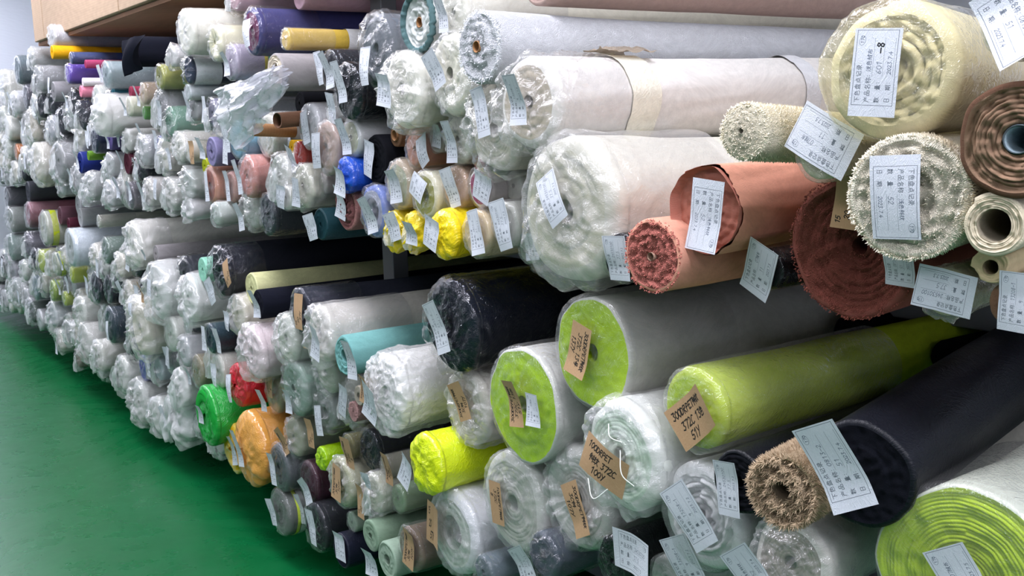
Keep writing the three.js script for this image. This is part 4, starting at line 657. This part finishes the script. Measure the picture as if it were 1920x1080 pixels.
// rolls that only fill the gaps in the crowded stack: wrapped ends set back a little
place();
{
  const tones = [['#b9bcc0', 'grey'], ['#d4d1c4', 'ivory'], ['#8e9196', 'dark grey'], ['#c3c9c2', 'pale green'], ['#3a3d46', 'charcoal']];
  const zFar = Z0 + 0.5, found = [];
  let n = 0, cap = 0;
  const used = new Set(), short = (s) => s.split(/ (?:with|in|under|below|above|left|right|beside|by|at|between|near|of|lying|hanging|resting|along|whose|poking|squeezed|wedged|peeking|topmost|beneath|behind|tucked|against|low) /)[0].split(' ').slice(0, 6).join(' ').replace(/,.*/, '');
  const named = ROLLS.slice();
  const fillLabel = (tone, y, z, up) => { const near = named.map((q) => [Math.hypot(q.p.y - y, q.p.z - z) - q.r, q]).sort((a, b) => a[0] - b[0]); for (let i = 0; i < 30; i++) { const l = `${tone} bagged roll crammed in ${i < 4 ? 'beside' : 'near'} the ${short(near[i][1].label)}`; if (!used.has(l)) { used.add(l); return l; } } return `${tone} bagged roll crammed between others in the ${up ? 'upper' : 'lower'} stack`; };
  const free = (y, z, r) => ROLLS.every((q) => q.o.free && false || Math.hypot(q.p.y - y, q.p.z - z) > q.r + r * 0.92);
  const gapTail = ['t', 'b', 't', 's'];
  for (const [lo, hi, up, zNear, most] of [[SHELF_UP, 1.93, true, -2.2, 72], [SHELF_LOW, 1.02, false, -2.3, 62]]) {
    n = 0;
    for (let k = 0; k < 16000 && n < most; k++) {
      const z = zNear - Math.pow(rnd(), 0.8) * (Math.abs(zFar) - Math.abs(zNear)), r = 0.075 - 0.04 * Math.min(1, k / 9000) * rr(0.9, 1), y = rr(lo + r, hi - r);
      if (!free(y, z, r)) continue;
      const [ux, uy] = toPixel(new THREE.Vector3(0, y, z));   // the photograph shows loose bags only in these parts of the stacks
      if (up ? uy < 185 || ux > 600 : (uy < 480 - ux * 0.05 || ux > 690 || (ux > 380 && uy < 600))) continue;
      const t = tones[Math.floor(rnd() * 5)], x = rr(-0.03, 0.02);
      const q = { color: t[0], o: { wrap: gapTail[Math.floor(rnd() * 4)], clear: t[1] === 'charcoal' ? 0.75 : 0.52, len: 1.25, group: `${t[1]} bagged rolls crammed into the ${up ? 'upper' : 'lower'} stack`, x }, label: fillLabel(t[1], y, z, up), x, r, p: new THREE.Vector3(x, y, z), tags: [], up };
      if (rnd() < 0.42) q.tags.push({ dy: rr(-0.5, 0.3) * r, dz: rr(-0.3, 0.3) * r, tilt: rr(-15, 15), kind: 'w', w: 0.05, h: 0.1 });
      ROLLS.push(q); n++;
    }
  }
}
// rolls squeezed by their neighbours are a little thinner further in
for (const a of ROLLS) { let most = 0; for (const b of ROLLS) if (a !== b) most = Math.max(most, (a.r + b.r) * 1.03 - Math.hypot(b.p.y - a.p.y, b.p.z - a.p.z)); a.taper = a.o.free ? 1 : clamp(1 - 0.6 * most / a.r, a.r > 0.075 ? 0.86 : 0.78, 1); }
for (const q of ROLLS) build(q);
const byLabel = (t) => scene.children.find((c) => c.userData.label && c.userData.label.startsWith(t));

// marker writing on the cream band of the white roll: a thin printed patch that follows the roll
{
  const g = byLabel('white wrapped roll with fluffy'), q = ROLLS.find((k) => k.label.startsWith('white wrapped roll with fluffy')), r = q.r * 1.09 + 0.004;
  const t = canvasTex(256, 128, (c, w, h) => { c.fillStyle = '#e4e0cf'; c.fillRect(0, 0, w, h); write(c, '10Y', 18, 30, 52, { ink: '#3a3a38', w: 3.5, jit: 0.05, slant: 0.15 }); write(c, '39.5', 130, 34, 56, { ink: '#3a3a38', w: 3.5, jit: 0.05, slant: 0.15 }); });
  mesh('marker_writing', grid(4, 16, (u, v) => { const th = -0.35 - v * 1.35; return [0.2 + u * 0.08, (r + 0.002) * Math.cos(th), (r + 0.002) * Math.sin(th)]; }, (u, v) => [v, u]), new THREE.MeshStandardMaterial({ map: t, roughness: 0.6 }), g);
}

{ // a scrap of tan film lying over the top of the same roll
  const g = byLabel('white wrapped roll with fluffy'), q = ROLLS.find((k) => k.label.startsWith('white wrapped roll with fluffy')), r = q.r * 1.07 + 0.006;
  mesh('tan_film', grid(12, 18, (u, v) => { const th = -0.55 + v * 1.0, d = 0.008 * ridge(u * 2, v * 2, 8) - 0.004; return [0.2 + u * 0.12 + 0.02 * noise(v * 3, 1, 2), (r + d + 0.004) * Math.cos(th), (r + d + 0.004) * Math.sin(th)]; }), film('#c9b8a2', 0.35, 0.2), g);
}

// ---------------------------------------------------------------- other things among the rolls
function tube(name, label, px, py, x, r, len, yaw = 0, pitch = 0, mat = M.card) {
  const g = thing(name, label, 'tube', 'cardboard tubes'), p = at(px, py, x);
  mesh('tube_wall', new THREE.LatheGeometry([[r, 0], [r, len], [r * 0.84, len], [r * 0.84, 0], [r, 0]].map(([a, b]) => new THREE.Vector2(a, b)), 26).rotateZ(-Math.PI / 2), mat, g);
  g.position.copy(p); g.rotation.set(0, yaw, pitch); return g;
}
tube('cardboard_tube', 'long bare cardboard tube lying on the sky blue roll', 470, 243, -0.1, 0.021, 0.16, 0.15, -0.06);
tube('cardboard_tube', 'short cardboard tube with open mouth above the long cardboard tube', 520, 226, -0.08, 0.024, 0.1, 0.2, 0.05, M.darkCard);

// crumpled clear bag hanging between the lavender and sky blue rolls
{
  const g = thing('plastic_bag', 'crumpled clear plastic bag hanging left of the grey suede roll', 'plastic bag');
  const a = at(538, 140, -0.12), b = at(440, 222, -0.16), ax = b.clone().sub(a), W = 0.16, L = ax.length(); ax.normalize();
  const side = new THREE.Vector3(-0.25, 0.7, -0.75).addScaledVector(ax, -ax.dot(new THREE.Vector3(-0.25, 0.7, -0.75))).normalize(), out = ax.clone().cross(side).normalize(); if (out.x > 0) out.negate();
  for (const lay of [0, 1]) mesh('film_sheet', grid(40, 44, (u, v) => {
    const w = (v - 0.5) * W * (0.45 + 0.75 * u) * (1 + 0.15 * noise(u * 3, 1, lay)), d = 0.03 * (ridge(u * 2.2 + lay * 3, v * 2.4, 1) - 0.4) + 0.012 * ridge(u * 5, v * 6, 5 + lay) + 0.035 * Math.cos((v - 0.5) * 3) * (lay ? -0.4 : 1), s = u * L * 1.05;
    return [a.x + ax.x * s + side.x * w + out.x * d, a.y + ax.y * s + side.y * w + out.y * d, a.z + ax.z * s + side.z * w + out.z * d];
  }, (u, v) => [u * L, v * W]), film('#fafaff', 0.4, 0.1), g);
}
// black cloth hanging from the black roll's end
{
  const g = thing('hanging_cloth', 'black cloth hanging down from the end of the black roll', 'cloth');
  const a = at(238, 100, -0.1), b = at(284, 100, -0.1), wz = b.z - a.z, k = pxPerM(a), H = 68 / k;
  mesh('cloth', grid(16, 20, (u, v) => [a.x - 0.02 + 0.02 * Math.sin(v * 9 + u * 2) * (0.4 + u) - 0.02 * Math.sin(u * 3), a.y + 0.05 - u * H * (1 - 0.45 * Math.abs(v - 0.25)), a.z + wz * (0.05 + v * (0.95 - 0.35 * u) + 0.12 * u)], (u, v) => [u * 0.2, v * 0.2]), fabric('#1d1f2a', 'weave'), g);
}
// loose white threads on the mint-tinted bag
{
  const q = ROLLS.find((k) => k.label.startsWith('white bag with mint')), g = byLabel('white bag with mint');
  for (const [y0, z0, y1, z1, sag] of [[0.3, 0.45, -0.25, 0.8, 0.1], [-0.45, -0.45, -0.5, 0.1, 0.25], [0.7, 0.15, 0.45, 0.5, 0.05]]) {
    const r = q.r, x = -0.04, c = new THREE.CatmullRomCurve3([new THREE.Vector3(x, y0 * r, z0 * r), new THREE.Vector3(x - 0.012, ((y0 + y1) / 2 - sag) * r, ((z0 + z1) / 2) * r), new THREE.Vector3(x, y1 * r, z1 * r)]);
    mesh('thread', new THREE.TubeGeometry(c, 24, 0.0011, 5), M.thread, g);
  }
}
renderer.render(scene, camera);
